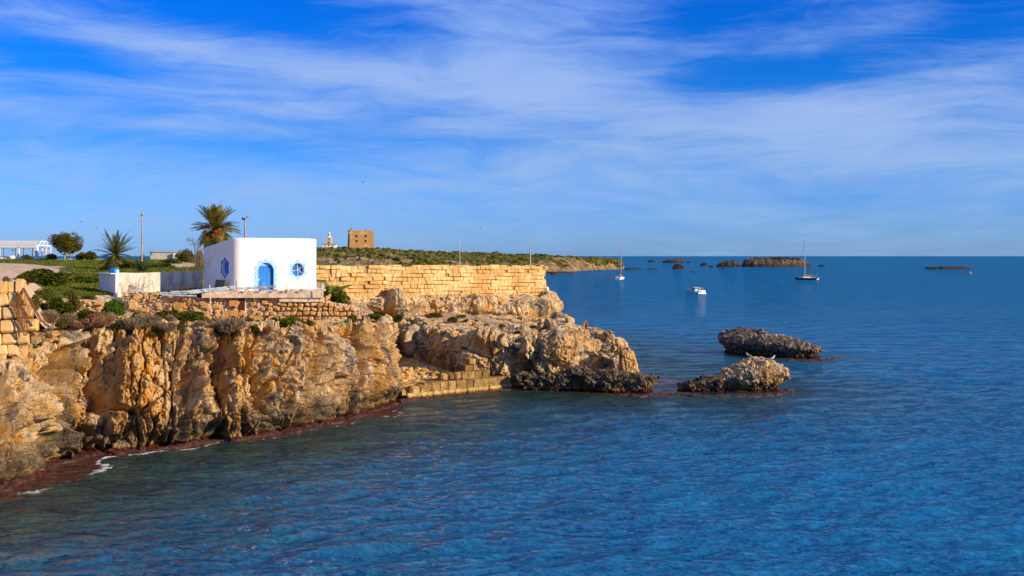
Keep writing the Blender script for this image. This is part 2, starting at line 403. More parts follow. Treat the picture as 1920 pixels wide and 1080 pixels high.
M['barrel'] = simple('blue_plastic', (0.01, 0.20, 0.60), .35, .06, 3)
M['sky_pipe'] = simple('weathered_blue_pipe', (0.45, 0.55, 0.62), .5, .4, 3)
M['white_paint'] = simple('white_paint', (0.80, 0.80, 0.80), .45, .06, 3)
M['galv'] = simple('galvanised_steel', (0.48, 0.44, 0.42), .5, .2, 8, metal=.4)
M['rust'] = simple('rusty_iron', (0.24, 0.085, 0.03), .9, .35, 14, coord='World')
M['rustpole'] = simple('rust_stained_pole', (0.40, 0.28, 0.20), .8, .4, 5, coord='World')
M['wood'] = simple('weathered_wood', (0.17, 0.115, 0.075), .85, .3, 8)
M['darkwood'] = simple('old_door_wood', (0.12, 0.035, 0.018), .85, .3, 8)
M['concrete'] = simple('pinkish_concrete', (0.80, 0.60, 0.43), .9, .28, 2.5, bump=.03, coord='World')
M['concrete2'] = simple('pale_concrete', (0.62, 0.56, 0.47), .9, .2, 2.5, bump=.03, coord='World')
M['dark'] = simple('dark_interior', (0.02, 0.016, 0.012), .9, .1)
M['navy'] = simple('dark_navy_gelcoat', (0.012, 0.014, 0.022), .3, .05, spec=.5)
M['gel'] = simple('white_gelcoat', (0.82, 0.82, 0.82), .3, .03, spec=.5)
M['mast'] = simple('mast_aluminium', (0.62, 0.60, 0.60), .4, .05, metal=.3)
M['rig'] = simple('rigging_wire', (0.10, 0.10, 0.13), .5, .05)
M['canvas'] = simple('dark_canvas', (0.02, 0.025, 0.05), .8, .1)
M['redcloth'] = simple('red_fabric', (0.42, 0.05, 0.03), .8, .1)
M['glass'] = simple('boat_glass', (0.02, 0.05, 0.09), .08, .05, spec=.6)
M['orange'] = simple('orange_buoy_plastic', (0.75, 0.32, 0.12), .5, .05)
M['net'] = simple('green_net', (0.05, 0.22, 0.10), .8, .1)
M['trunk'] = simple('bark', (0.17, 0.12, 0.08), .95, .3, 6, bump=.03, coord='World')
M['palebark'] = simple('pale_bark', (0.36, 0.27, 0.18), .95, .3, 6, bump=.03, coord='World')
M['bird'] = simple('gull_white', (0.60, 0.60, 0.62), .8, .1)
M['birdgrey'] = simple('gull_grey_wing', (0.16, 0.16, 0.18), .8, .1)
M['terracotta'] = simple('terracotta_roof', (0.45, 0.22, 0.12), .9, .15, 2)
M['skin'] = simple('skin', (0.45, 0.25, 0.16), .6, .05)
M['fruit'] = simple('orange_date_fruit', (0.62, 0.17, 0.02), .7, .2, 12)

def leaf_mat(name, c1, c2, rnd=.2, sc=2.0, trans=.25):
    m = bpy.data.materials.new(name); m.use_nodes = True; t = NT(m.node_tree)
    out = t.n('ShaderNodeOutputMaterial')
    P = t.n('ShaderNodeNewGeometry').outputs['Position']
    r = t.n('ShaderNodeObjectInfo').outputs['Random']
    c = t.mix(t.step(t.noise(P, sc, 4, .6), .35, .65), c1, c2)
    c = t.mix(1.0, c, t.ramp(r, [(0, 1 - rnd), (1, 1 + rnd)]), 'MULTIPLY')
    d = t.n('ShaderNodeBsdfDiffuse'); t.put(d.inputs[0], c)
    tr = t.n('ShaderNodeBsdfTranslucent'); t.put(tr.inputs[0], c)
    mx = t.n('ShaderNodeMixShader'); mx.inputs[0].default_value = trans
    t.t.links.new(d.outputs[0], mx.inputs[1]); t.t.links.new(tr.outputs[0], mx.inputs[2]); t.t.links.new(mx.outputs[0], out.inputs[0])
    return m
M['shrub'] = leaf_mat('shrub_leaves', (0.035, 0.055, 0.010), (0.135, 0.145, 0.020), .25)
M['freshshrub'] = leaf_mat('fresh_shrub_leaves', (0.04, 0.09, 0.012), (0.11, 0.18, 0.02), .2)
M['olive'] = leaf_mat('olive_leaves', (0.07, 0.065, 0.015), (0.19, 0.16, 0.035), .2)
M['dry'] = leaf_mat('dry_twigs', (0.17, 0.115, 0.08), (0.33, 0.24, 0.17), .2, trans=.1)
M['reddry'] = leaf_mat('reddish_dry_twigs', (0.26, 0.10, 0.05), (0.36, 0.20, 0.11), .2, trans=.1)
M['treeleaf'] = leaf_mat('broad_tree_leaves', (0.065, 0.065, 0.012), (0.17, 0.145, 0.025), 0)
M['palm'] = leaf_mat('palm_leaflets', (0.12, 0.125, 0.025), (0.36, 0.29, 0.07), .3, 1.2)
M['palmdark'] = leaf_mat('dark_palm_leaflets', (0.05, 0.07, 0.018), (0.17, 0.18, 0.05), .3, 1.2)
M['palmdry'] = leaf_mat('dead_palm_fronds', (0.24, 0.16, 0.09), (0.36, 0.25, 0.14), .2)
M['agave'] = leaf_mat('agave_leaves', (0.05, 0.075, 0.04), (0.11, 0.14, 0.07), .2)
M['grass'] = leaf_mat('grass_blades', (0.07, 0.11, 0.015), (0.17, 0.18, 0.03), .2, .6)
M['scrub'] = leaf_mat('hill_scrub', (0.055, 0.065, 0.018), (0.15, 0.135, 0.04), .2, .08, .1)
M['algae'] = simple('red_algae_crust', (0.075, 0.030, 0.024), .45, .4, 4, bump=.08, coord='World', spec=.4)

def water_mat():
    m, t, b = newmat('sea_water')
    P = t.n('ShaderNodeNewGeometry').outputs['Position']
    sh = t.n('ShaderNodeAttribute', attribute_name='shore').outputs['Fac']
    cl = t.m('ADD', t.m('MULTIPLY', t.noise(t.scale(P, (.5, 1, 0)), .30, 9, .80), .5), t.m('MULTIPLY', t.noise(t.scale(P, (1.6, .5, 0)), .11, 6, .75), .5))
    deep = t.mix(t.step(cl, .42, .58), (0.0002, 0.122, 0.320), (0.0002, 0.158, 0.395))
    grn = t.mix(t.step(t.noise(P, .35, 4, .6), .35, .65), (0.010, 0.035, 0.045), (0.026, 0.075, 0.06))
    c = t.mix(t.step(sh, .05, .72), deep, grn)
    c = t.mix(t.step(sh, .84, .95), c, t.mix(t.step(t.noise(P, 1.5, 5, .7), .35, .65), (0.055, 0.022, 0.016), (0.12, 0.05, 0.038)))
    # foam lines
    fo = t.n('ShaderNodeAttribute', attribute_name='foam').outputs['Fac']
    fn = t.noise(P, 1.6, 7, .72, 1.2); patch = t.noise(P, .22, 3, .5)
    fm = t.m('MULTIPLY', t.step(t.m('ADD', t.m('MULTIPLY', fo, .38), fn), .79, .85), t.step(patch, .36, .50))
    c = t.mix(fm, c, (0.75, 0.78, 0.80))
    t.put(b.inputs['Base Color'], c)
    t.put(b.inputs['Roughness'], t.m('ADD', .10, t.m('MULTIPLY', fm, .6)))
    b.inputs['IOR'].default_value = 1.33; b.inputs['Specular IOR Level'].default_value = .26
    w = t.vm('ADD', P, t.vm('MULTIPLY', t.noise(P, .25, 2, .5, out=1), (.5, .5, 0)))
    rot = t.n('ShaderNodeMapping'); t.put(rot.inputs[0], w); rot.inputs['Rotation'].default_value = (0, 0, .2)
    R = t.scale(rot.outputs[0], (.5, 1.15, 1))
    hb = t.m('ADD', t.m('MULTIPLY', t.noise(t.scale(rot.outputs[0], (.45, 1.2, 1)), 1.1, 3, .55), 1.0), t.m('MULTIPLY', t.noise(t.scale(rot.outputs[0], (.6, 1.2, 1)), 3.6, 4, .6), .38))
    nr = t.bump(hb, 1.0, .60)
    gust = t.m('ADD', .7, t.m('MULTIPLY', t.noise(t.scale(P, (.5, 1, 1)), .035, 3, .5), .6))
    for sc_, am in ((.12, .6), (.6, .35), (2.0, .7), (5.0, 1.3), (11.0, 1.1)):
        nz = t.vm('SUBTRACT', t.noise(R, sc_, 3, .6, out=1), (.5, .5, .5))
        nz = t.vm('MULTIPLY', nz, (am * .55, am * 1.1, 0))
        sc2 = t.n('ShaderNodeVectorMath', operation='SCALE'); t.put(sc2.inputs[0], nz); t.put(sc2.inputs['Scale'], gust)
        nr = t.vm('ADD', nr, sc2.outputs[0])
    nn = t.vm('NORMALIZE', nr); t.put(b.inputs['Normal'], nn)
    # wave facets hide one another at grazing angles, which caps how mirror-like the far sea gets
    fr = t.n('ShaderNodeFresnel'); fr.inputs['IOR'].default_value = 1.33; t.put(fr.inputs['Normal'], nn)
    gl = t.n('ShaderNodeBsdfGlossy'); gl.inputs['Roughness'].default_value = .04; t.put(gl.inputs['Normal'], nn)
    b.inputs['Specular IOR Level'].default_value = 0.0; b.inputs['Roughness'].default_value = 1.0
    for l in list(b.inputs['Roughness'].links): t.t.links.remove(l)
    mx = t.n('ShaderNodeMixShader'); t.put(mx.inputs[0], t.m('MULTIPLY', t.m('MINIMUM', t.m('MULTIPLY', fr.outputs[0], 1.8), t.n('ShaderNodeAttribute', attribute_name='calm').outputs['Fac']), t.m('SUBTRACT', 1, t.m('MULTIPLY', fm, .8))))
    t.t.links.new(b.outputs[0], mx.inputs[1]); t.t.links.new(gl.outputs[0], mx.inputs[2])
    t.t.links.new(mx.outputs[0], [n for n in t.t.nodes if n.type == 'OUTPUT_MATERIAL'][0].inputs[0])
    return m
M['water'] = water_mat()

# ---------------------------------------------------------------- shoreline used by the sea (world XY)
def wl(px, py): D = EYE * FPX / (py - 480.0); return (PX(px, D), D)
SHORE = [wl(-400, 985), wl(-160, 945), wl(0, 915), wl(60, 890), wl(100, 868), wl(150, 855), wl(230, 845), wl(330, 838), wl(400, 825), wl(480, 818), wl(560, 805), wl(620, 790),
         wl(680, 775), wl(740, 757), wl(750, 750), wl(850, 739), wl(953, 729), wl(960, 731), wl(1060, 731), wl(1100, 734), wl(1200, 738), wl(1245, 733), (13.5, 84), (10.5, 90), (11, 96), (7, 104), (6.2, 112), (5, 120), (3, 125)]
ROCK1 = [wl(1262, 733), wl(1340, 738), wl(1475, 733)]
ROCK2 = [wl(1348, 655), wl(1400, 668), wl(1500, 675), wl(1562, 670)]
def dist_poly(x, y, poly):
    d = np.full(x.shape, 1e9, np.float32); tt = np.zeros(x.shape, np.float32)
    for i in range(len(poly) - 1):
        ax, ay = poly[i]; bx, by = poly[i + 1]; vx, vy = bx - ax, by - ay; L = vx * vx + vy * vy
        t = np.clip(((x - ax) * vx + (y - ay) * vy) / L, 0, 1)
        dd = np.hypot(x - ax - t * vx, y - ay - t * vy)
        n = dd < d; tt = np.where(n, i + t, tt); d = np.where(n, dd, d)
    return d, tt

# ---------------------------------------------------------------- sea
def build_sea():
    py = np.concatenate([480 + np.array([.75, 1.1, 1.5, 2, 2.6, 3.3]), np.arange(484, 1110, 1.25), np.arange(1115, 1700, 9)])
    px = np.arange(-420, 2360, 2.6)
    D = EYE * FPX / (py - 480)
    PXg, Dg = np.meshgrid(px, D, indexing='ij')
    X = (PXg - 960) / FPX * Dg; Y = Dg
    dD = np.abs(np.gradient(D))[None, :] + 0 * X
    z = np.zeros_like(X); rs = np.random.RandomState(3)
    for i in range(64):
        lam = 0.55 * (6.0 / 0.55) ** rs.rand(); th = math.radians(-12) + rs.normal() * .50
        k = 2 * math.pi / lam; kx, ky = k * math.sin(th), k * math.cos(th); a = .0060 * lam ** .72
        fade = sstep(lam / np.maximum(dD, .01), 2.2, 4.5)
        ph = kx * X + ky * Y + rs.rand() * 6.28 + 0.6 * np.sin(X * .11 + rs.rand() * 6) + 1.1 * np.sin(Y * .07 + rs.rand() * 6)
        z += a * fade * (1 - 2 * np.abs(np.sin(ph / 2)) ** 1.3 + .1)
    d0, t0 = dist_poly(X, Y, SHORE); d1, _ = dist_poly(X, Y, ROCK1); d2, _ = dist_poly(X, Y, ROCK2)
    calm = .25 + .75 * sstep(np.minimum(np.minimum(d0, d1), d2), .5, 14)
    z *= calm
    ledge = np.interp(t0, [0, 3, 4, 6, 8, 10, 12, 13, 16, 21, 26], [1.9, 1.9, 2.3, 1.5, 1.0, 1.0, 1.8, 1.0, .9, 1.4, .9])
    P = np.stack([X, Y, z], -1)
    nz = fbm(np.stack([X * .45, Y * .45, 0 * X], -1), 4, .55)
    s0 = d0 + nz * 0.9
    sh = np.where(s0 < ledge, 1.0, .80 * np.exp(-(s0 - ledge) / 19.0) + .0)
    # sharp ledge edge but continuous value
    sh = np.where((s0 >= ledge) & (s0 < ledge + .4), 1 - (s0 - ledge) / .4 * .2, sh)
    shr = np.maximum(.97 * np.exp(-np.maximum(d1 - .9, 0) / 3), .9 * np.exp(-np.maximum(d2 - 1.2, 0) / 3) * .8)
    sh = np.maximum(sh, shr * .8)
    foam = np.exp(-((s0 - ledge - .1) / .5) ** 2) * np.interp(t0, [0, 5, 7, 8, 12, 14, 30], [1, 1, .9, .55, .65, .45, .3]) + .0
    me = grid_mesh('sea', P, smooth=True, flip=True)
    for nm, arr in (('shore', sh), ('foam', foam), ('calm', .14 + .46 * np.exp(-np.minimum(d0, np.minimum(d1, d2)) / 55.0))):
        at = me.attributes.new(nm, 'FLOAT', 'POINT'); at.data.foreach_set('value', np.ascontiguousarray(arr, np.float32).ravel())
    if me.polygons[0].normal.z < 0: me.flip_normals()
    tag(link('sea', me, M['water']), 'deep blue rippled sea running out to the horizon', kind='structure')
    # open sea outside the detailed part, slightly lower
    R = np.array([[-60000, -400, -.45], [60000, -400, -.45], [60000, 70000, -.45], [-60000, 70000, -.45]], float)
    me = raw_mesh('sea', R, [0, 1, 2, 3], [4])
    at = me.attributes.new('calm', 'FLOAT', 'POINT'); at.data.foreach_set('value', [.14] * 4)
    tag(link('sea', me, M['water']), 'open sea beyond the bay', kind='structure')
build_sea()

# ---------------------------------------------------------------- station sheets
def resample(rows, counts):
    """rows (ns, K, 3) -> each profile segment k subdivided counts[k] times"""
    out = []
    for k, c in enumerate(counts):
        t = np.linspace(0, 1, c, endpoint=False)[None, :, None]
        out.append(rows[:, k:k + 1] * (1 - t) + rows[:, k + 1:k + 2] * t)
    out.append(rows[:, -1:]); return np.concatenate(out, 1)
def smooth_axis(P, axis, n, keep_ends=True):
    for _ in range(n):
        Q = P.copy()
        sl = [slice(None)] * 3; sa = list(sl); sb = list(sl); sc_ = list(sl)
        sa[axis] = slice(0, -2); sb[axis] = slice(1, -1); sc_[axis] = slice(2, None)
        Q[tuple(sb)] = .25 * P[tuple(sa)] + .5 * P[tuple(sb)] + .25 * P[tuple(sc_)]
        P = Q
    return P
def densify(stn, pos, step):
    """linear interpolation of stations along parameter pos"""
    u = np.arange(pos[0], pos[-1] + 1e-6, step); out = np.empty((len(u), stn.shape[1], 3))
    for k in range(stn.shape[1]):
        for c in range(3): out[:, k, c] = np.interp(u, pos, stn[:, k, c])
    return out, u

# main cliff: each station  u, waterline(px,D), mid-bulge, lip(px,D,z), three ground points (px,D,z)
ST = [
 (-240, (-240, 42.4), (-240, 44.4, 5.1), (-240, 46.5, 5.5), (-240, 55, 6.5), (-240, 60, 7)),
 (-160, (-160, 43.5), (-160, 45.6, 5.0), (-160, 47.5, 5.5), (-160, 53, 5.8), (-160, 56, 6)),
 (0, (0, 46.9), (0, 48.6, 5.10), (0, 50.5, 5.5), (0, 54, 5.7), (0, 58, 5.8)),
 (60, (60, 49.0), (55, 50.3, 5.05), (55, 52.5, 5.6), (60, 56, 5.9), (60, 60, 6.2)),
 (84, (88, 50.6), (82, 51.9, 5.1), (80, 53.5, 5.7), (80, 58, 6.2), (80, 66, 6.8)),
 (94, (97, 53.0), (92, 53.6, 5.4), (95, 55.5, 6.0), (100, 60, 6.5), (98, 70, 7.3)),
 (120, (120, 53.8), (122, 55.4, 6.0), (122, 57.0, 6.3), (122, 64, 6.8), (122, 75, 7.5)),
 (150, (150, 54.3), (150, 57, 6.45), (150, 59, 6.5), (150, 66, 6.6), (150, 76, 7.3)),
 (230, (230, 55.9), (230, 58.4, 6.45), (230, 62, 6.4), (230, 68, 6.3), (232, 77, 6.4)),
 (330, (330, 57.0), (330, 59.6, 6.35), (330, 64, 6.3), (330, 70, 6.0), (330, 77, 5.9)),
 (400, (400, 59.1), (400, 61.4, 5.95), (400, 66, 6.0), (400, 71, 5.8), (400, 77, 5.7)),
 (480, (480, 60.4), (480, 62.8, 6.0), (480, 67, 5.8), (480, 71, 5.7), (480, 77, 5.6)),
 (560, (560, 62.8), (560, 65.2, 6.0), (560, 68, 5.8), (560, 72, 5.6), (560, 77, 5.6)),
 (620, (620, 65.8), (620, 67.8, 5.95), (620, 70, 5.7), (622, 74, 5.9), (630, 92, 6.3)),
 (680, (680, 69.2), (680, 70.8, 6.0), (680, 73, 5.7), (682, 78, 5.6), (685, 98, 5.8)),
 (725, (728, 72.6), (722, 73.8, 5.75), (716, 76, 5.4), (705, 82, 5.2), (700, 100, 5.0)),
 (742, (746, 74.6), (737, 75.2, 5.5), (722, 78, 5.0), (712, 84, 4.7), (702, 101, 4.8)),
 (760, (750, 79), (740, 79.0, 5.0), (726, 80.5, 4.7), (716, 87, 4.5), (706, 102, 4.7)),
 (800, (748, 91), (742, 91.5, 4.4), (730, 92, 4.4), (722, 94, 4.4), (712, 103, 4.6)),
]
SURF = []
def build_cliff():
    pos = np.array([s[0] for s in ST], float); rows = []
    for u, f, lip, g1, g2, g3 in ST:
        fx, fd = PX(*f), f[1]
        F = np.array([fx, fd, 0.0]); L = np.array([PX(lip[0], lip[1]), lip[1], lip[2]])
        pts = [F + [0, -.1, -1.6], F]
        for t, h in ((.30, .22), (.62, .48), (.88, .80)):
            q = F * (1 - h) + L * h; q[2] = L[2] * t + .0; pts.append(q)
        pts.append(L)
        for gq in (g1, g2, g3): pts.append(np.array([PX(gq[0], gq[1]), gq[1], gq[2]]))
        rows.append(pts)
    rows = np.array(rows); us = np.arange(pos[0], pos[-1] + .01, .5)
    arc = np.maximum(np.hypot(np.gradient(np.interp(us, pos, rows[:, 1, 0])), np.gradient(np.interp(us, pos, rows[:, 1, 1]))), np.hypot(np.gradient(np.interp(us, pos, rows[:, 5, 0])), np.gradient(np.interp(us, pos, rows[:, 5, 1]))))
    cum = np.cumsum(arc); uu = np.interp(np.linspace(cum[0], cum[-1], 1350), cum, us)
    R = np.stack([np.stack([np.interp(uu, pos, rows[:, k, c]) for c in range(3)], -1) for k in range(rows.shape[1])], 1)
    R = smooth_axis(R, 0, 16)
    P = resample(R, [10, 50, 52, 42, 22, 34, 34, 34])
    P = smooth_axis(P, 1, 6)
    N = grid_normals(P)
    ppx = 960 + FPX * P[..., 0] / P[..., 1]; ppy = 480 + (EYE - P[..., 2]) * FPX / P[..., 1]
    v = np.arange(P.shape[1]); face = 1 - sstep(v, 150, 200); face = np.broadcast_to(face, ppx.shape)
    foot = np.broadcast_to(sstep(v, 4, 22), ppx.shape)
    # low-frequency buttresses and gullies
    U = np.stack([ppx / 34.0 + (ppy - 700) / 260.0, ppy / 420.0, 0 * ppx], -1)
    U = U + .35 * np.stack([fbm(np.stack([ppx / 60, ppy / 70, 0 * ppx], -1), 3, k=5), 0 * ppx, 0 * ppx], -1)
    vf, vc = facet(U * np.array([1.0, 1.0, 1.0]), k=300, tilt=1.5)
    d = face * (.85 * vf - .30 * (1 - sstep(vc, 0, .22)))
    def blob(cx, cy, rx, ry, amp, ang=0.0, hard=.35):
        c, s_ = math.cos(ang), math.sin(ang); a, b = ppx - cx, ppy - cy
        jx = 10 * fbm(np.stack([ppx / 22, ppy / 22, 0 * ppx + cx], -1), 3, k=9)
        a = a + jx * .5; b = b + jx * .4
        x_, y_ = (a * c + b * s_) / rx, (-a * s_ + b * c) / ry
        return amp * (1 - sstep(np.sqrt(x_ * x_ + y_ * y_), 1 - hard, 1 + hard))
    for a in [(112, 690, 15, 42, -2.6, .45), (128, 640, 26, 10, .7, 0), (190, 745, 34, 17, -1.7, .85), (175, 690, 14, 30, -1.0, -.3), (235, 690, 30, 42, .8, .3), (262, 720, 20, 26, .4), (232, 768, 30, 6, -.8, .1),
              (348, 745, 12, 72, -1.9, .06), (372, 700, 20, 90, .7, -.03), (300, 790, 30, 40, .7, .4), (412, 680, 14, 40, -.9), (436, 690, 18, 80, .9), (459, 660, 7, 70, -1.3, .03), (455, 790, 10, 30, -.7),
              (425, 790, 30, 40, .8), (520, 690, 40, 60, .6), (487, 740, 14, 40, -.7), (545, 730, 22, 40, .6, -.2), (577, 715, 9, 50, -1.1, .35), (620, 690, 26, 60, 1.0, .1), (598, 745, 12, 40, -.9, .5),
              (672, 655, 6, 26, -1.8, 0), (702, 690, 20, 55, .9, -.2), (650, 740, 20, 50, .6, .2), (640, 790, 12, 12, -1.0), (560, 795, 14, 20, -.9), (400, 810, 14, 18, -.9),
              (30, 800, 20, 80, .5, -.1), (75, 760, 14, 60, .4), (50, 830, 14, 40, -.7, .1), (88, 820, 7, 40, -1.1, -.5), (108, 830, 12, 40, .9, -.5), (290, 640, 24, 30, -.6, -.6), (255, 650, 20, 16, .5),
              (210, 830, 16, 14, -1.0), (160, 800, 40, 12, -.5, .2), (290, 830, 14, 14, -1.1), (320, 818, 14, 20, .6)]:
        d = d + face * blob(*a)
    amp = .42 + .58 * face
    d = d + rockdisp(P, .74, .38, .115, 2.0, 1.4, k=11) * amp * (.5 + .5 * foot)
    # level the walked ground behind the lip
    gl = np.broadcast_to(sstep(v, 205, 245), ppx.shape); ramp = sstep(ppx, 60, 130)
    d = d * (1 - .68 * gl * ramp)
    # undercut at the waterline
    d = d - .55 * np.exp(-((P[..., 2] - .25) / .35) ** 2) * face * (.6 + .4 * vnoise(np.stack([ppx / 40, 0 * ppx, 0 * ppx], -1), 4))
    P = P + N * d[..., None] * np.sign(-N[len(N) // 2, 60, 1] if True else 1)
    SURF.append(P.reshape(-1, 3)); me = grid_mesh('cliff', P)
    tag(link('cliff', me, M['cliff']), 'golden limestone sea cliff with dark gullies', kind='structure')
build_cliff()

# ---------------------------------------------------------------- rounded rock masses
def arc_resample(poly, n, closed=True):
    P = np.array(poly + ([poly[0]] if closed else []), float)
    L = np.concatenate([[0], np.cumsum(np.hypot(*(P[1:, :2] - P[:-1, :2]).T))])
    s = np.linspace(0, L[-1], n, endpoint=not closed)
    return np.stack([np.interp(s, L, P[:, c]) for c in range(P.shape[1])], -1)
def rock_mass(name, foot, top, mat, n=400, nf=60, nt=60, under=.0, round_=.25, big=.45, mid=.2, small=.06, size=1.6, vert=1.3, k=0, smooth=12, z0=-1.2, centre=None, topflat=.5, extra=None, crown=.15):
    """foot: list of (x, y, z_lip) plan points; top(x, y) optional height"""
    R = arc_resample(foot, n)
    for _ in range(smooth): R = .25 * np.roll(R, 1, 0) + .5 * R + .25 * np.roll(R, -1, 0)
    C = np.array(centre if centre else (*R[:, :2].mean(0), R[:, 2].mean()))
    zl = R[:, 2]; cols = []
    V2 = R[:, :2] - C[:2]; L = np.linalg.norm(V2, axis=1, keepdims=True); Dn = V2 / L
    rr = round_ * np.minimum(zl, 4)
    for i in range(nf):                      # side, bottom to lip
        t = i / nf; z = z0 + (zl - z0) * t
        f = np.clip((z - (zl - rr * 1.2)) / (rr * 1.2 + 1e-6), 0, 1)
        off = -rr * (1 - np.sqrt(np.clip(1 - f * f, 0, 1)))
        if under: off = off - under * np.exp(-((z - .2) / .55) ** 2)
        cols.append(np.concatenate([R[:, :2] + Dn * off[:, None], z[:, None]], 1))
    for i in range(nt + 1):                  # top, lip to centre
        t = (i / nt) ** 1.0; b = R[:, :2] - Dn * rr[:, None]
        xy = b * (1 - t) + C[:2] * t
        z = zl * (1 - t) + C[2] * t + crown * math.sin(math.pi * min(t * 1.2, 1)) * np.minimum(zl, 3)
        cols.append(np.concatenate([xy, z[:, None]], 1))
    P = np.stack(cols, 1)
    N = grid_normals(np.concatenate([P[-1:], P, P[:1]], 0))[1:-1]
    N[:, -1] = (0, 0, 1)
    s = np.sign((N[:, nf // 2, :2] * Dn).sum(1).mean()); N[:, :-1] *= s
    d = rockdisp(P, big, mid, small, size, vert, k)
    w = np.ones(P.shape[1]); w[nf:] = topflat; w = np.convolve(np.pad(w, 4, 'edge'), np.ones(9) / 9, 'valid'); q_ = max(6, int(nt * .35)); w[-q_:] *= np.linspace(1, .0, q_)
    d = d * w[None]
    if extra is not None: d = d + extra(P)
    P = P + N * d[..., None]; SURF.append(P[:, nf:].reshape(-1, 3))
    me = grid_mesh(name, P, closed=True)
    return me
def px_blob(P, cx, cy, rx, ry, amp, ang=0.0, hard=.35):
    ppx = 960 + FPX * P[..., 0] / P[..., 1]; ppy = 480 + (EYE - P[..., 2]) * FPX / P[..., 1]
    c, s_ = math.cos(ang), math.sin(ang); a, b = ppx - cx, ppy - cy
    j = 7 * fbm(P * .9, 3, k=9)
    a = a + j * .5; b = b + j * .4
    x_, y_ = (a * c + b * s_) / rx, (-a * s_ + b * c) / ry
    return amp * (1 - sstep(np.sqrt(x_ * x_ + y_ * y_), 1 - hard, 1 + hard))

def struct_rock(name, me, mat, label): return tag(link(name, me, mat), label, kind='structure')

# headland beside the little quay
def hl(P):
    d = 0
    for a in [(985, 715, 10, 40, -2.0, 0), (1000, 690, 5, 30, -.5, 0), (1055, 640, 22, 40, .4, 0), (1010, 640, 5, 40, -.4, 0), (925, 640, 40, 12, .7, .1), (800, 640, 6, 40, -.6, -.5), (760, 650, 30, 30, .3), (965, 690, 12, 30, -.8)]:
        d = d + px_blob(P, *a)
    return d
foot = [(-10.6, 92.5, 4.3), (-8.4, 89.5, 4.3), (-5.5, 85.2, 4.1), (-3.2, 82.4, 4.0), (-1.2, 82.2, 3.9), (.2, 81.6, 3.9), (2.2, 80.9, 4.1), (4.2, 81.2, 4.0), (5.4, 83, 3.6), (6.6, 87, 3.4), (7.6, 92, 3.3), (8.3, 97, 3.3), (7.6, 101, 3.6), (5.2, 103.6, 3.9), (1, 106, 4.2), (-6, 107, 4.5), (-12, 107, 4.7), (-14, 102, 4.6), (-12.6, 97, 4.5)]
struct_rock('headland', rock_mass('headland', foot, None, M['headland'], n=900, nf=120, nt=120, under=.5, big=.55, mid=.26, small=.075, size=2.0, k=100, centre=(-2, 95, 4.45), topflat=.45, extra=hl, crown=.02), M['headland'], 'pale weathered limestone headland beside the little quay')
# rock band under the fortress wall
def bd(P):
    d = 0
    for a in [(775, 572, 22, 14, -1.6, .2), (715, 590, 26, 8, -1.5, .3), (745, 570, 14, 24, .8), (900, 570, 30, 10, .3), (1000, 575, 34, 14, .5, .15), (920, 590, 60, 5, -.6, .1), (1030, 570, 16, 20, .4)]:
        d = d + px_blob(P, *a)
    return d
foot = [(-16.5, 97, 6.6), (-14.0, 96.6, 6.2), (-12.6, 97.0, 6.3), (-10.4, 98.4, 6.3), (-8.2, 101, 6.1), (-4.5, 103.5, 5.8), (-1.5, 105.2, 5.5), (1.2, 106.2, 5.1), (3.2, 108.2, 4.9), (4.6, 110.8, 5.3), (5.0, 114, 5.7), (4.9, 118, 5.9), (3.6, 121, 5.9), (-1, 120, 6.0), (-8, 113, 6.2), (-14, 105.5, 6.5), (-18, 100.5, 6.8)]
struct_rock('rocky_bank', rock_mass('rocky_bank', foot, None, M['band'], n=800, nf=90, nt=60, big=.65, mid=.30, small=.08, size=1.9, k=140, centre=(-5.5, 110.0, 6.25), topflat=.6, extra=bd, round_=.32, crown=.0), M['band'], 'tan limestone bank at the foot of the long block wall')
# headland boulders and the low dark shelf
def boulder(name, cx, cy, rx, ry, zt, rot, mat, label, k, **kw):
    pts = []
    for i in range(24):
        a = 2 * math.pi * i / 24; r = 1 + .10 * math.sin(3 * a + k) + .07 * math.sin(5 * a + 2 * k)
        x, y = rx * r * math.cos(a), ry * r * math.sin(a)
        pts.append((cx + x * math.cos(rot) - y * math.sin(rot), cy + x * math.sin(rot) + y * math.cos(rot), zt * (.92 + .08 * math.sin(a + k))))
    o = dict(n=320, nf=60, nt=50, big=.26, mid=.2, small=.05, size=1.4, k=k, centre=(cx, cy, zt * 1.08), round_=.5, smooth=4, topflat=.4)
    o.update(kw)
    return struct_rock(name, rock_mass(name, pts, None, mat, **o), mat, label)
def bx1(P):
    return px_blob(P, 1132, 688, 12, 16, -1.3, .7) + px_blob(P, 1165, 690, 3, 34, -.3) + px_blob(P, 1145, 658, 14, 10, -.5)
boulder('shore_boulder', 8.1, 83.9, 1.75, 1.7, 3.15, .2, M['headland'], 'big cracked boulder at the right tip of the headland', 3, extra=bx1, size=1.9, big=.3, mid=.12, small=.04, topflat=.8, n=460, nf=90)
boulder('shore_boulder', 6.0, 85.2, 2.2, 1.5, 2.35, -.5, M['headland'], 'sloping tan slab between headland and big boulder', 5)
boulder('shore_boulder', 8.3, 91.0, 1.8, 2.6, 3.3, .3, M['band'], 'rust coloured boulder behind the big cracked boulder', 7)
boulder('shore_boulder', 6.4, 93.2, 2.0, 2.2, 3.95, .0, M['band'], 'square topped rock on the back edge of the headland', 9)
boulder('shore_boulder', 5.0, 97.6, 1.7, 2.4, 4.1, .0, M['band'], 'tan rock behind the headland top', 10)
boulder('shore_boulder', 3.2, 88.4, 2.4, 2.5, 4.45, .0, M['headland'], 'pale hump on the headland top', 12, big=.4)
boulder('shore_boulder', 4.9, 107.2, .7, .9, 4.0, .0, M['darkrock'], 'small dark rock below the bank', 13)
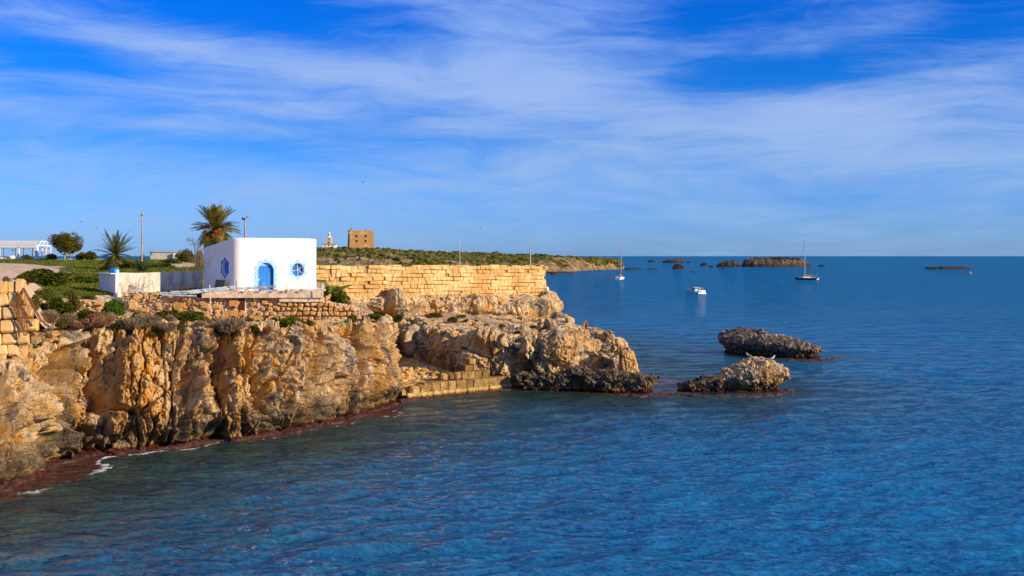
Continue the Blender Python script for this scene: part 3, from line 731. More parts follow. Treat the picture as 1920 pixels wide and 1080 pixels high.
for i_, (px_, py_, rx_, ry_, z_, lab_) in enumerate(((104, 862, .62, .75, 1.7, 'leaning dark slab fallen at the foot of the near cliff'), (226, 850, .45, .35, .45, 'small low rock awash off the cliff foot'), (300, 838, .55, .5, .8, 'dark rock at the mouth of the cliff gully'),
        (352, 832, .5, .45, .7, 'rounded rock under the deep cliff gully'), (468, 820, .5, .5, .7, 'dark rock at the cliff foot below the terrace'), (612, 792, .7, .5, .9, 'dark block at the right part of the cliff foot'), (742, 752, .6, .5, .8, 'block between the cliff and the quay'))):
    x_, y_ = wl(px_, py_ - 6)
    boulder('fallen_boulder', x_, y_, rx_, ry_, z_, .4 * i_, M['darkrock'], lab_, 30 + i_, n=110, nf=26, nt=18, size=.9, big=.16, mid=.10, small=.04)
pts = [(.2, 80.6, 1.3), (2.2, 80.2, .9), (4.6, 80.0, 1.5), (6.6, 79.4, 1.15), (8.0, 79.0, 1.0), (9.6, 79.0, .95), (10.6, 79.6, 1.05), (11.35, 80.6, 1.0), (11.2, 81.7, .85), (10.0, 82.4, .9), (9.2, 83.5, .8), (6.8, 84.2, 1.2), (4.0, 83, 1.6), (1.5, 82, 1.5)]
struct_rock('shore_shelf', rock_mass('shore_shelf', pts, None, M['darkrock'], n=700, nf=50, nt=70, under=.7, big=.30, mid=.20, small=.07, size=1.1, vert=.8, k=170, centre=(5.6, 81.8, 1.35), topflat=1.0, round_=.3, smooth=5), M['darkrock'], 'low dark pitted rock shelf at the water below the headland')

# sea stacks off the headland: things
def sea_rock(name, poly, centre, mat, label, **kw):
    o = dict(n=520, nf=60, nt=70, big=.26, mid=.14, small=.055, size=1.15, vert=1.0, smooth=4, round_=.3, topflat=1.0)
    o.update(kw); me = rock_mass(name, poly, None, mat, centre=centre, **o)
    return tag(link(name, me, mat), label, 'sea rock')
sea_rock('sea_rock', [(21.8, 112.5, 1.7), (22.3, 111.0, 1.9), (23.6, 109.2, 1.9), (25.2, 107.6, 1.7), (27.0, 106.3, 1.5), (28.8, 105.6, 1.15), (30.6, 105.8, 1.0), (31.7, 107.2, .95), (31.2, 108.8, 1.0), (29.2, 110.2, 1.6), (27.2, 112, 1.9), (25, 114.2, 2.2), (23.4, 115, 2.3), (22.2, 114.4, 2.1)],
         (26.2, 110.0, 1.95), M['searock'], 'long dark pitted rock in the sea, the farther of two off the headland', k=210, under=1.0, n=760, size=1.1)
sea_rock('sea_rock', [(15.2, 80.6, .9), (16.2, 80.0, 1.1), (17.6, 79.6, 1.5), (19.0, 79.6, 1.6), (20.2, 80.0, 1.6), (21.0, 80.8, 1.75), (20.9, 82.0, 1.8), (19.8, 83.0, 1.9), (18.2, 83.2, 2.0), (16.8, 82.8, 1.6), (15.6, 82, 1.2)],
         (18.9, 81.7, 2.30), M['searock2'], 'tan rock with white guano crown where gulls sit', k=230, under=.8, n=640, size=.9)
sea_rock('sea_rock', [(12.3, 80.6, .35), (13.0, 80.0, .55), (14.2, 79.8, .7), (15.8, 79.7, .75), (16.4, 80.6, .9), (15.4, 81.6, .85), (13.8, 81.6, .7), (12.6, 81.3, .4)],
         (14.5, 80.7, .85), M['darkrock'], 'low dark reef joined to the left end of the white-crowned rock', k=240, under=.4, n=420, nf=30, nt=40, size=.7)

# red algae crust lying awash round the rock feet
def crust(name, line, w, label, k):
    L = arc_resample(line, max(40, int(len(line) * 40)), closed=False)
    t = np.gradient(L[:, :2], axis=0); t /= np.linalg.norm(t, axis=1, keepdims=True); nrm = np.stack([t[:, 1], -t[:, 0]], -1)
    m = np.linspace(-.6, 1, 14); P = np.zeros((len(L), len(m), 3))
    for j, s in enumerate(m):
        ww = w * (1 + .45 * fbm(np.stack([L[:, 0] * .9, L[:, 1] * .9, 0 * t[:, 0]], -1), 3, k=k))
        P[:, j, :2] = L[:, :2] + nrm * (s * ww)[:, None]; P[:, j, 2] = .10 * (1 - max(s, 0) ** 2) - .03 - (.28 if j == len(m) - 1 else 0)
    P[..., 2] += .10 * fbm(P * 2.2, 4, .6, k=k)
    return tag(link(name, grid_mesh(name, P, flip=True), M['algae']), label, kind='structure')
crust('algae_ledge', [wl(a, b) for a, b in ((300, 840), (330, 839), (400, 827), (480, 820), (560, 807), (620, 792), (680, 777), (745, 757))], .5, 'dark red algae ledge at the foot of the cliff', 3)
crust('algae_ledge', [wl(a, b) for a, b in ((-100, 935), (0, 917), (60, 892), (100, 870), (150, 857), (230, 847), (300, 841))], .6, 'red algae ledge under the near cliff', 5)
crust('algae_ledge', [wl(a, b) for a, b in ((745, 753), (850, 739), (955, 730), (1060, 731))], .5, 'red algae ledge along the quay foot', 7)
crust('algae_ledge', [wl(a, b) for a, b in ((1165, 741), (1200, 743), (1245, 738), (1300, 741), (1340, 743), (1400, 743), (1440, 741), (1485, 732))], .5, 'red algae reef between headland and rock', 9)
crust('algae_ledge', [wl(a, b) for a, b in ((1480, 676), (1530, 678), (1568, 672))], .55, 'red algae at the right end of the long rock', 11)

# ---------------------------------------------------------------- plateau and far hillside
def sheet(name, stn, step, counts, mat, label, disp, sm=20, bare=None, k=0):
    pos = np.array([s[0] for s in stn], float)
    R = np.array([[[PX(s[0], D), D, z] for D, z in s[1]] for s in stn])
    R, u = densify(R, pos, step); R = smooth_axis(R, 0, sm); P = resample(R, counts); P = smooth_axis(P, 1, 4)
    P[..., 2] += disp(P)
    me = grid_mesh(name, P, smooth=True)
    if me.polygons[0].normal.z < 0: me.flip_normals()
    if bare is not None:
        ppx = 960 + FPX * P[..., 0] / P[..., 1]; ppy = 480 + (EYE - P[..., 2]) * FPX / P[..., 1]
        at = me.attributes.new('bare', 'FLOAT', 'POINT'); at.data.foreach_set('value', np.ascontiguousarray(bare(ppx, ppy, P), np.float32).ravel())
    return tag(link(name, me, mat), label, kind='structure'), P
PLAT = [(-420, [(53, 8.6), (70, 8.9), (100, 8.9), (160, 9.24), (182, 9.56), (240, 9.5), (300, 9.3), (330, -3)]),
        (0, [(52, 8.8), (70, 8.83), (105, 8.8), (160, 9.24), (182, 9.56), (240, 9.5), (300, 9.3), (330, -3)]),
        (38, [(52.5, 8.6), (68, 8.55), (103, 8.65), (150, 9.15), (182, 9.55), (240, 9.5), (300, 9.3), (330, -3)]),
        (85, [(57, 6.2), (69, 7.7), (98, 8.4), (150, 9.0), (182, 9.5), (240, 9.5), (300, 9.3), (330, -3)]),
        (120, [(64, 6.6), (72, 7.6), (98, 8.3), (150, 8.95), (182, 9.5), (240, 9.5), (300, 9.3), (330, -3)]),
        (190, [(73, 6.9), (76, 7.5), (98, 8.14), (145, 8.75), (182, 9.5), (240, 9.5), (300, 9.3), (330, -3)]),
        (245, [(74.9, 7.0), (77, 7.4), (98, 8.1), (145, 8.8), (182, 9.5), (240, 9.5), (300, 9.3), (330, -3)]),
        (380, [(75.0, 7.5), (77, 7.65), (98, 8.5), (120, 9.0), (170, 9.4), (240, 9.5), (300, 9.3), (330, -3)]),
        (600, [(75.0, 7.55), (80, 7.65), (98, 8.3), (145, 8.7), (182, 9.3), (230, 8.4), (280, 7.5), (300, 6)]),
        (612, [(93, 6.9), (99, 8.3), (110, 8.4), (145, 8.7), (182, 9.0), (230, 8.4), (280, 7.5), (300, 6)]),
        (730, [(104.5, 8.5), (106, 8.5), (115, 8.4), (145, 8.6), (182, 8.0), (200, 6), (220, -1), (230, -2)]),
        (860, [(111.5, 8.5), (113, 8.5), (118, 8.5), (140, 8.5), (160, 8), (170, 4), (175, -1), (180, -2)]),
        (1008, [(119.5, 8.4), (120, 8.4), (121, 8.4), (124, 8.3), (127, 8), (130, 3), (132, -1), (133, -2)])]
def bare(ppx, ppy, P):
    b = np.full(ppx.shape, -.9)
    def el(cx, cy, rx, ry, a, ang=0.0):
        c, s_ = math.cos(ang), math.sin(ang); x_, y_ = ppx - cx, ppy - cy
        r = np.sqrt(((x_ * c + y_ * s_) / rx) ** 2 + ((-x_ * s_ + y_ * c) / ry) ** 2); return a * (1 - sstep(r, .75, 1.15))
    b = b + el(-40, 507, 165, 15.5, 2.4) + el(20, 528, 60, 12, 2.0, .2) + el(75, 545, 50, 6, 2.0, .45) + el(340, 497, 34, 5.5, 1.6) + el(150, 511, 30, 2, 1.2) + el(60, 537, 28, 1.5, 1.6, .25)
    b = b + el(190, 556, 40, 3, 1.6) + el(140, 520, 5, 3, 1.3) + np.where(ppx > 235, .25, 0) + np.where((ppx > 370) & (P[..., 1] < 90), 1.2, 0)
    b = b + el(120, 500, 25, 2, 1.0) + np.where(ppy > np.where((ppx > 95) & (ppx < 200), 559, 553), 1.4, 0) + np.where((P[..., 1] < 66) & (ppx < 130), 2.0, 0)
    return b
GROUND, PG = sheet('ground', PLAT, 2.2, [24, 60, 60, 34, 20, 12, 6], M['ground'], 'grassy plateau with bare sandy square and paths', lambda P: .10 * fbm(P * .35, 4, .55, k=3) * (1 - sstep(P[..., 1], 250, 300)) + .05 * fbm(P * 1.6, 3, .6, k=8), 6, bare)

HILL = [(520, [(230, 5), (300, 8.4), (380, 9.0), (480, 10.2), (590, 14.0), (700, 14.4), (900, 17.5), (1100, 12)]),
        (640, [(230, 5), (300, 8.6), (380, 9.0), (480, 10.6), (590, 14.2), (700, 14.3), (900, 17.0), (1100, 12)]),
        (700, [(230, 4), (300, 8.2), (390, 9.2), (490, 11.5), (590, 14.1), (660, 13.8), (800, 12), (1000, 8)]),
        (800, [(300, 3), (360, 7), (430, 8.5), (540, 11.2), (650, 12.8), (720, 12.5), (850, 9), (1000, 4)]),
        (900, [(420, .5), (470, 6), (540, 8), (620, 9.8), (700, 11.6), (760, 11.3), (900, 7), (1000, 3)]),
        (1000, [(600, -2), (640, 4.0), (690, 7.2), (720, 9.0), (760, 10.4), (800, 10.2), (900, 5), (1000, 2)]),
        (1030, [(625, -2), (650, 1.5), (665, 4.2), (700, 8.2), (750, 10.2), (800, 9.8), (900, 4), (980, 1)]),
        (1070, [(690, -2), (705, .8), (715, 3.6), (725, 7.2), (745, 9.2), (800, 8.9), (880, 4), (940, -1)]),
        (1110, [(765, -2), (774, .3), (778, 3.6), (783, 6.6), (795, 7.4), (815, 7.9), (850, 6.7), (930, -1)]),
        (1150, [(806, -2), (812, .3), (816, 3.2), (820, 5.6), (828, 6.5), (840, 6.7), (860, 5), (900, -1)]),
        (1164, [(814, -2), (818, .2), (821, 2.6), (825, 5), (830, 6.0), (842, 6.2), (855, 4), (890, -1)]),
        (1171, [(824, -2), (826, -1), (828, .5), (830, 1), (834, 1), (840, 1), (850, 0), (880, -2)])]
def hdisp(P):
    return (1.3 * facet(P / np.array([14, 14, 9.]), 77)[0] + .7 * facet(P / 5.0, 87)[0] + .6 * fbm(P / 9, 4, .6, k=33)) * sstep(P[..., 2], .5, 3) - .9 * sstep(P[..., 2], 6, 10)
HILLO, PH = sheet('hillside', HILL, 1.5, [26, 34, 40, 40, 26, 14, 8], M['hill'], 'low green and brown hillside across the bay', hdisp, 4)

# ---------------------------------------------------------------- small mesh builder
class MB:
    def __init__(s): s.v = []; s.f = []; s.mi = []; s.cur = 0
    def add(s, V, F):
        o = len(s.v); s.v += [tuple(map(float, p)) for p in V]; s.f += [tuple(i + o for i in f) for f in F]; s.mi += [s.cur] * len(F)
    def box(s, c, d, rz=0.0, taper=1.0, rot=None):
        x, y, z = d[0] / 2, d[1] / 2, d[2] / 2
        P = [(-x, -y, -z), (x, -y, -z), (x, y, -z), (-x, y, -z), (-x * taper, -y * taper, z), (x * taper, -y * taper, z), (x * taper, y * taper, z), (-x * taper, y * taper, z)]
        R = Matrix.Rotation(rz, 3, 'Z') if rot is None else rot
        s.add([R @ Vector(p) + Vector(c) for p in P], [(0, 3, 2, 1), (4, 5, 6, 7), (0, 1, 5, 4), (1, 2, 6, 5), (2, 3, 7, 6), (3, 0, 4, 7)])
    def tube(s, pts, r, n=6, caps=True):
        pts = [Vector(p) for p in pts]; rr = r if isinstance(r, (list, tuple)) else [r] * len(pts); V = []; F = []
        for i, p in enumerate(pts):
            t = (pts[min(i + 1, len(pts) - 1)] - pts[max(i - 1, 0)]).normalized()
            a = t.cross(Vector((0, 0, 1)) if abs(t.z) < .9 else Vector((1, 0, 0))).normalized(); b = t.cross(a)
            for k in range(n):
                th = 2 * math.pi * k / n; V.append(p + a * (rr[i] * math.cos(th)) + b * (rr[i] * math.sin(th)))
        for i in range(len(pts) - 1):
            for k in range(n): F.append((i * n + k, i * n + (k + 1) % n, (i + 1) * n + (k + 1) % n, (i + 1) * n + k))
        if caps: F.append(tuple(range(n - 1, -1, -1))); F.append(tuple((len(pts) - 1) * n + k for k in range(n)))
        s.add(V, F)
    def lathe(s, prof, n=16, c=(0, 0, 0)):
        V = []; F = []; m = len(prof)
        for r, z in prof:
            for k in range(n): V.append((c[0] + r * math.cos(2 * math.pi * k / n), c[1] + r * math.sin(2 * math.pi * k / n), c[2] + z))
        for i in range(m - 1):
            for k in range(n): F.append((i * n + k, i * n + (k + 1) % n, (i + 1) * n + (k + 1) % n, (i + 1) * n + k))
        s.add(V, F + [tuple(range(n - 1, -1, -1)), tuple((m - 1) * n + k for k in range(n))])
    def quad(s, a, b, c, d): s.add([a, b, c, d], [(0, 1, 2, 3)])
    def mesh(s, name, smooth=False):
        me = raw_mesh(name, np.array(s.v, float).reshape(-1, 3), [i for f in s.f for i in f], [len(f) for f in s.f], smooth, s.mi)
        return me
    def obj(s, name, mat, parent=None, loc=None, smooth=False): return link(name, s.mesh(name, smooth), mat, parent, loc)

PGf = PG.reshape(-1, 3)
def gz(x, y):
    i = np.argmin((PGf[:, 0] - x) ** 2 + (PGf[:, 1] - y) ** 2); return float(PGf[i, 2])

# ---------------------------------------------------------------- stone block meshes
def block_mesh(seed, jit=.05, bev=.09, round_=0.0):
    """unit block centred on the origin, bevelled and a little uneven; 24 vertices"""
    rs = np.random.RandomState(seed); h = .5; b = bev; V = []
    for sx in (-1, 1):
        for sy in (-1, 1):
            for sz in (-1, 1):
                j = rs.uniform(-jit, jit, 3)
                for ax in range(3):
                    p = np.array([sx * (h - b), sy * (h - b), sz * (h - b)]); p[ax] = (sx, sy, sz)[ax] * h
                    if round_: p = p * (1 - round_ * .35)
                    V.append(p + j + rs.uniform(-jit, jit, 3) * .3)
    me = bpy.data.meshes.new('stone')
    import bmesh
    bm = bmesh.new(); [bm.verts.new(v) for v in V]
    bmesh.ops.convex_hull(bm, input=bm.verts[:]); bmesh.ops.recalc_face_normals(bm, faces=bm.faces[:])
    bm.to_mesh(me); bm.free(); return me
BLK = [block_mesh(i, .022, .045) for i in range(8)]
RUB = [block_mesh(20 + i, .10, .20, .4) for i in range(10)]
def set_mats(meshes, mat):
    out = []
    for m_ in meshes:
        c = m_.copy(); c.materials.clear(); c.materials.append(mat); out.append(c)
    return out
def basis(ax, nrm, up):
    """world matrix columns from along, normal(depth), up"""
    return Matrix(((ax[0], nrm[0], up[0]), (ax[1], nrm[1], up[1]), (ax[2], nrm[2], up[2])))
def put_stone(name, me, parent, c, B, size, rnd=None, a=0.0):
    o = bpy.data.objects.new(name, me); COL.objects.link(o); o.parent = parent
    R = B @ Matrix.Rotation(a, 3, 'Y')
    Mx = (R @ Matrix.Diagonal(size)).to_4x4(); Mx.translation = Vector(c)
    if parent is not None: Mx = Matrix.Translation(-parent.location) @ Mx
    o.matrix_basis = Mx; return o
def join_stones(name, items, parent, mat):
    """items: (mesh, centre, B, size)"""
    V, F, S_, o = [], [], [], 0
    for me, c, B, size in items:
        n = len(me.vertices); co = np.empty(n * 3, np.float32); me.vertices.foreach_get('co', co); co = co.reshape(-1, 3) * np.array(size)
        A = np.array([[B[i][j] for j in range(3)] for i in range(3)]); V.append(co @ A.T + np.array(c) - np.array(parent.location if parent else (0, 0, 0)))
        for p in me.polygons: F += [i + o for i in p.vertices]; S_.append(len(p.vertices))
        o += n
    ob = link(name, raw_mesh(name, np.concatenate(V), F, S_), mat, parent); ob["kind"] = "stuff"; return ob

# ---------------------------------------------------------------- fortress wall
def fort_wall():
    root = tag(empty('stone_block_wall', (-17.5, 96, 6)), 'long wall of coursed golden sandstone blocks running from behind the white house to the sea', 'stone wall')
    P0 = Vector((-19.2, 93.9, 0)); P1 = Vector((3.45, 118.6, 0)); d = (P1 - P0); L = d.length; d.normalize(); n = Vector((d.y, -d.x, 0))
    lean = math.radians(7); up = (Vector((0, 0, 1)) * math.cos(lean) - n * math.sin(lean)); nn = up.cross(-d) * -1
    nn = d.cross(up).normalized()
    if nn.dot(n) < 0: nn = -nn
    B = basis(d, nn, up); meshes = set_mats(BLK, M['fort']); rs = np.random.RandomState(5)
    top = lambda s: 9.27 - .22 * s / L
    bot = lambda s: 6.3 - 1.0 * s / L
    items = []
    for row in range(11):
        h = .36; s = -rs.rand() * .4; hh = h * (1 + .0 * rs.rand())
        yoff = row * h
        left = True
        while s < L:
            lft = s < L * .30
            w = rs.uniform(.40, .78) if lft else rs.uniform(.32, .68)
            e = min(w, L + .02 - yoff * .0 - s)
            jog = .26 if lft else 0.0
            zt = top(s) - (row + .5) * h - (.0 if not lft else -.08) + .035 * math.sin(s * .9 + row * 1.7)
            endl = L + (row * h) * .10 - .25
            if s + w / 2 > endl: break
            if zt > bot(s) - .35:
                c = P0 + d * (s + w / 2) + Vector((0, 0, zt)) + n * ((9.4 - zt) * math.tan(lean) + jog)
                gone = rs.rand() < (.045 if lft else .02)
                out = rs.normal() * (.05 if lft else .028) + (.10 if rs.rand() < (.16 if lft else .03) else 0)
                if gone: out = -.30
                items.append((c + nn * out, (w - rs.uniform(.008, .03), .55, h - rs.uniform(.006, .03) - (0 if rs.rand() < .88 else .05)), rs.randint(8), zt))
            s += w
    items.sort(key=lambda a: a[0].y)
    for c, size, k, zt in items[:300]: put_stone('block', meshes[k], root, c, B, size, a=rs.normal() * .008)
    join_stones('block_courses', [(BLK[k], c, B, size) for c, size, k, zt in items[300:]], root, M['fort'])
    # core behind the blocks
    core = MB(); dep = 2.6
    for s0, s1, jog in ((-1, L * .30, .26), (L * .30, L - .25, 0)):
        q = []
        for s, z in ((s0, 3.5), (s1 + (.6 if s1 > L - 1 else 0), 3.5), (s1, 9.02), (s0, 9.15)):
            f = P0 + d * s + n * ((9.4 - z) * math.tan(lean) + jog + .10) + Vector((0, 0, z)); q.append(f)
        for s, z in ((s0, 3.5), (s1 + .3, 3.5), (s1, 9.02), (s0, 9.15)): q.append(P0 + d * s - n * dep + Vector((0, 0, z)))
        core.add([p - root.location for p in q], [(0, 1, 2, 3), (7, 6, 5, 4), (0, 4, 5, 1), (1, 5, 6, 2), (2, 6, 7, 3), (3, 7, 4, 0)])
    core.obj('wall_core', M['joint'], root)
    # worn coping slabs
    s = 0.0
    while s < L - .6:
        w = rs.uniform(.5, 1.5)
        if rs.rand() < (.45 if s < L * .3 else .78): put_stone('coping_stone', meshes[rs.randint(8)], root, P0 + d * (s + w / 2) + Vector((0, 0, top(s) + .06 + rs.uniform(-.03, .03))) + n * .02, basis(d, n, (0, 0, 1)), (w - .04, .62, rs.uniform(.10, .19)))
        s += w
    # remains of the corner turret
    e = P0 + d * (L - .35)
    t = MB(); t.lathe([(.10, -1.15), (.16, -.8), (.20, -.5), (.36, -.42), (.40, -.2), (.46, -.12), (.46, .0)], 14)
    t.obj('turret_base', M['fort'], root, e + n * .1 + d * .42 + Vector((0, 0, 9.08)) - root.location)
    # return face towards the sea
    back = (-d * .12 - n).normalized(); it = []
    for row in range(9):
        s = .2 + rs.rand() * .3
        while s < 3.0:
            w = rs.uniform(.4, .8); zt = 9.0 - (row + .5) * .36
            c = P0 + d * (L - .10 + (row * .36) * .14) - n * s + Vector((0, 0, zt))
            it.append((BLK[rs.randint(8)], c, basis(-n, d, (0, 0, 1)), (w - .03, .4, .33))); s += w
    join_stones('side_blocks', it, root, M['fort'])
fort_wall()

# ---------------------------------------------------------------- near wall at the left edge
def near_wall():
    D = 50.6; root = tag(empty('stone_block_wall', W(0, 668, D)), 'leaning wall of big golden blocks at the left edge of the picture', 'stone wall')
    d = Vector((.97, .24, 0)).normalized(); n = Vector((d.y, -d.x, 0)); lean = math.radians(13)
    up = (Vector((0, 0, 1)) * math.cos(lean) - n * math.sin(lean) - d * .10).normalized(); nn = d.cross(up).normalized(); nn = nn if nn.dot(n) > 0 else -nn
    slope = Vector((1, 0, .10)); ax = (d + Vector((0, 0, .06))).normalized()
    B = basis(ax, nn, up); meshes = set_mats([block_mesh(80 + i, .04, .12, .15) for i in range(8)], M['ashlar']); rs = np.random.RandomState(9)
    ends = [(538, 44), (561, 53), (585, 62), (609, 71), (633, 54), (655, 34)]
    for i, (py, xe) in enumerate(ends):
        c0 = Vector(W(xe, py, D + .2)) ; s = 0.0; z = c0.z
        while True:
            w = rs.uniform(.36, .70) if i else rs.uniform(.32, .5)
            c = c0 - ax * (s + w / 2) + up * 0
            if 960 + FPX * c.x / c.y < -150: break
            put_stone('block', meshes[rs.randint(8)], root, c + nn * rs.normal() * .05, B, (w + .03, .66, rs.uniform(.60, .66)), a=rs.normal() * .03); s += w
    core = MB()
    q = [Vector(W(px, py, D + dd)) - root.location for px, py, dd in ((-200, 700, .12), (20, 668, .12), (58, 622, .12), (40, 538, .12), (-200, 540, .12), (-200, 700, 3), (18, 668, 2), (50, 622, 2), (34, 536, 2), (-200, 540, 3))]
    core.add(q, [(0, 1, 2, 3, 4), (9, 8, 7, 6, 5), (0, 5, 6, 1), (1, 6, 7, 2), (2, 7, 8, 3), (3, 8, 9, 4), (4, 9, 5, 0)])
    core.obj('wall_core', M['joint'], root)
    # coping stone that stands proud on the right
    put_stone('block', meshes[3], root, W(38, 533, D + .3), B, (.42, .6, .50), a=.15)
    # rusty iron frame leaning on the wall
    r = tag(empty('rusty_frame', W(48, 628, D - .4)), 'rusty iron lattice frame leaning against the near block wall', 'iron frame'); Lc = r.location
    def P(px, py, dd=-.45): return Vector(W(px, py, D + dd)) - Lc
    for nm, seg in (('rail', ((42, 540), (77, 604))), ('rail', ((45, 540), (80, 603))), ('rail', ((21, 566), (46, 630))), ('rail', ((24, 566), (50, 629)))):
        m = MB(); m.tube([P(*seg[0]), P(*seg[1])], .032, 5); m.obj(nm, M['rust'], r)
    for i in range(7):
        t = i / 6; m = MB(); a = P(21 + 26 * t, 566 + 62 * t); m.tube([a, P(24 + 26 * t, 566 + 62 * t)], .02, 4); b_ = MB(); b_.tube([P(42 + 34 * t, 540 + 62 * t), P(45 + 34 * t, 540 + 62 * t)], .02, 4)
        m.obj('rung', M['rust'], r); b_.obj('rung', M['rust'], r)
    for i in range(26):
        t = i / 25; a = P(24 + 26 * t, 568 + 60 * t, -.38); k = min(1, t * 1.0); b_ = P(43 + 34 * max(0, t - .30), 541 + 62 * max(0, t - .30), -.38)
        if i % 6 == 4: continue
        m = MB(); m.tube([a, b_], .011, 4); m.obj('slat', M['rust'], r)
near_wall()

# ---------------------------------------------------------------- quay
def quay():
    root = tag(empty('stone_quay', (PX(850, 79), 79.3, 0)), 'little quay of worn stone blocks across the mouth of the cove', 'quay')
    A = Vector((PX(757, 76.2), 76.2, 0)); Bp = Vector((PX(953, 82.0), 82.0, 0)); d = Bp - A; L = d.length; d.normalize(); n = Vector((d.y, -d.x, 0)); rs = np.random.RandomState(4)
    B = basis(d, n, (0, 0, 1)); mq = set_mats(BLK, M['quay']); ml = set_mats(BLK, M['quaylow']); mr = set_mats([block_mesh(60 + i, .05, .2) for i in range(3)], M['quay'])
    s = 0.0
    while s < L - .1:                                     # yellowed foot course
        w = min(rs.uniform(.7, 1.2), L - s); put_stone('block', ml[rs.randint(8)], root, A + d * (s + w / 2) + n * (.06 + rs.normal() * .03) + Vector((0, 0, .05)), B, (w - .02, .9, .75)); s += w
    s = 1.5
    while s < L - .1:                                     # main course
        w = min(rs.uniform(.65, .95), L - s); put_stone('block', mq[rs.randint(8)], root, A + d * (s + w / 2) - n * (.12 + rs.normal() * .02) + Vector((0, 0, .42 + .30)), B, (w - .02, .9, .58)); s += w
    for s, w, z, h in ((.35, .8, .55, .62), (1.05, .55, .62, .6), (-.55, .5, .5, .5)):       # big rounded blocks at the near end
        put_stone('block', mr[rs.randint(3)], root, A + d * (s + w / 2) + Vector((0, 0, z)), B, (w, 1.0, h), a=rs.normal() * .05)
    t = 3.35
    for i, w in enumerate((.62, .58, .62, .55, .62, .68, .62)):                       # upper course, starts part way
        put_stone('block', (mr[i] if i < 3 else mq[i]), root, A + d * (t + w / 2) - n * .45 + Vector((0, 0, 1.00 + .27)), B, (w - .02, .75, .54)); t += w
    for s, w, z, h, bk in ((5.75, .8, 1.76, .42, .9), (6.56, .34, 1.76, .42, .9), (6.3, .62, 2.2, .42, 1.1)):   # small steps under the overhang
        put_stone('block', mq[rs.randint(8)], root, A + d * (s + w / 2) - n * bk + Vector((0, 0, z)), B, (w - .02, .7, h))
    c = MB(); q = []
    for s, b in ((-.6, .55), (L, .55), (L, 2.4), (-.6, 2.4)):
        for z in (-1.2, .92): q.append(A + d * s - n * b + Vector((0, 0, z)) - root.location)
    c.add(q, [(0, 2, 3, 1), (2, 4, 5, 3), (4, 6, 7, 5), (6, 0, 1, 7), (1, 3, 5, 7), (0, 6, 4, 2)]); c.obj('quay_core', M['joint'], root)
    # floor of the cove
    V = []; F = []; poly = [(-9.0, 75.5), (-6.3, 77.4), (-3.4, 79.6), (-.8, 81.6), (-.6, 84), (-4, 86), (-7.5, 91), (-9.5, 94), (-11, 93), (-10, 82)]
    nx, ny = 70, 110; X, Y = np.meshgrid(np.linspace(-12, 1, nx), np.linspace(74.5, 95, ny), indexing='ij')
    fr, _ = dist_poly(X, Y, [(A.x, A.y), (Bp.x, Bp.y)]); side = (X - A.x) * n.x + (Y - A.y) * n.y
    Z = np.where(side > -.6, -1.5, .78 + .085 * np.maximum(-side - 1, 0)) + .12 * fbm(np.stack([X, Y, 0 * X], -1) * 1.2, 3, k=4)
    P = np.stack([X, Y, Z], -1); me = grid_mesh('cove_floor', P); 
    if me.polygons[0].normal.z < 0: me.flip_normals()
    tag(link('cove_floor', me, M['headland']), 'reddish earth floor of the small cove', kind='structure')
    it = []
    for i in range(2600):
        x, y = rs.uniform(-9.6, -.8), rs.uniform(77, 92)
        sd = (x - A.x) * n.x + (y - A.y) * n.y
        if sd > -1.0 or y > 91.6 + (x + 10) * -1.55: continue
        z = .82 + .085 * max(-sd - 1, 0); r = rs.uniform(.08, .26) * (1 if rs.rand() > .06 else 2.2)
        R = Matrix.Rotation(rs.uniform(0, 6.3), 3, 'Z') @ Matrix.Rotation(rs.normal() * .5, 3, 'X')
        it.append((RUB[rs.randint(10)], (x, y, z + r * .1), R, (r * rs.uniform(1, 1.9), r * rs.uniform(.8, 1.3), r * rs.uniform(.4, .9))))
    o = join_stones('fallen_stones', it, None, stone_mat('fallen_stone', (0.46, 0.29, 0.12), (0.66, 0.52, 0.36), (0.48, 0.27, 0.06), sc=1.6)); tag(o, 'pale and orange rubble strewn over the cove floor')
quay()

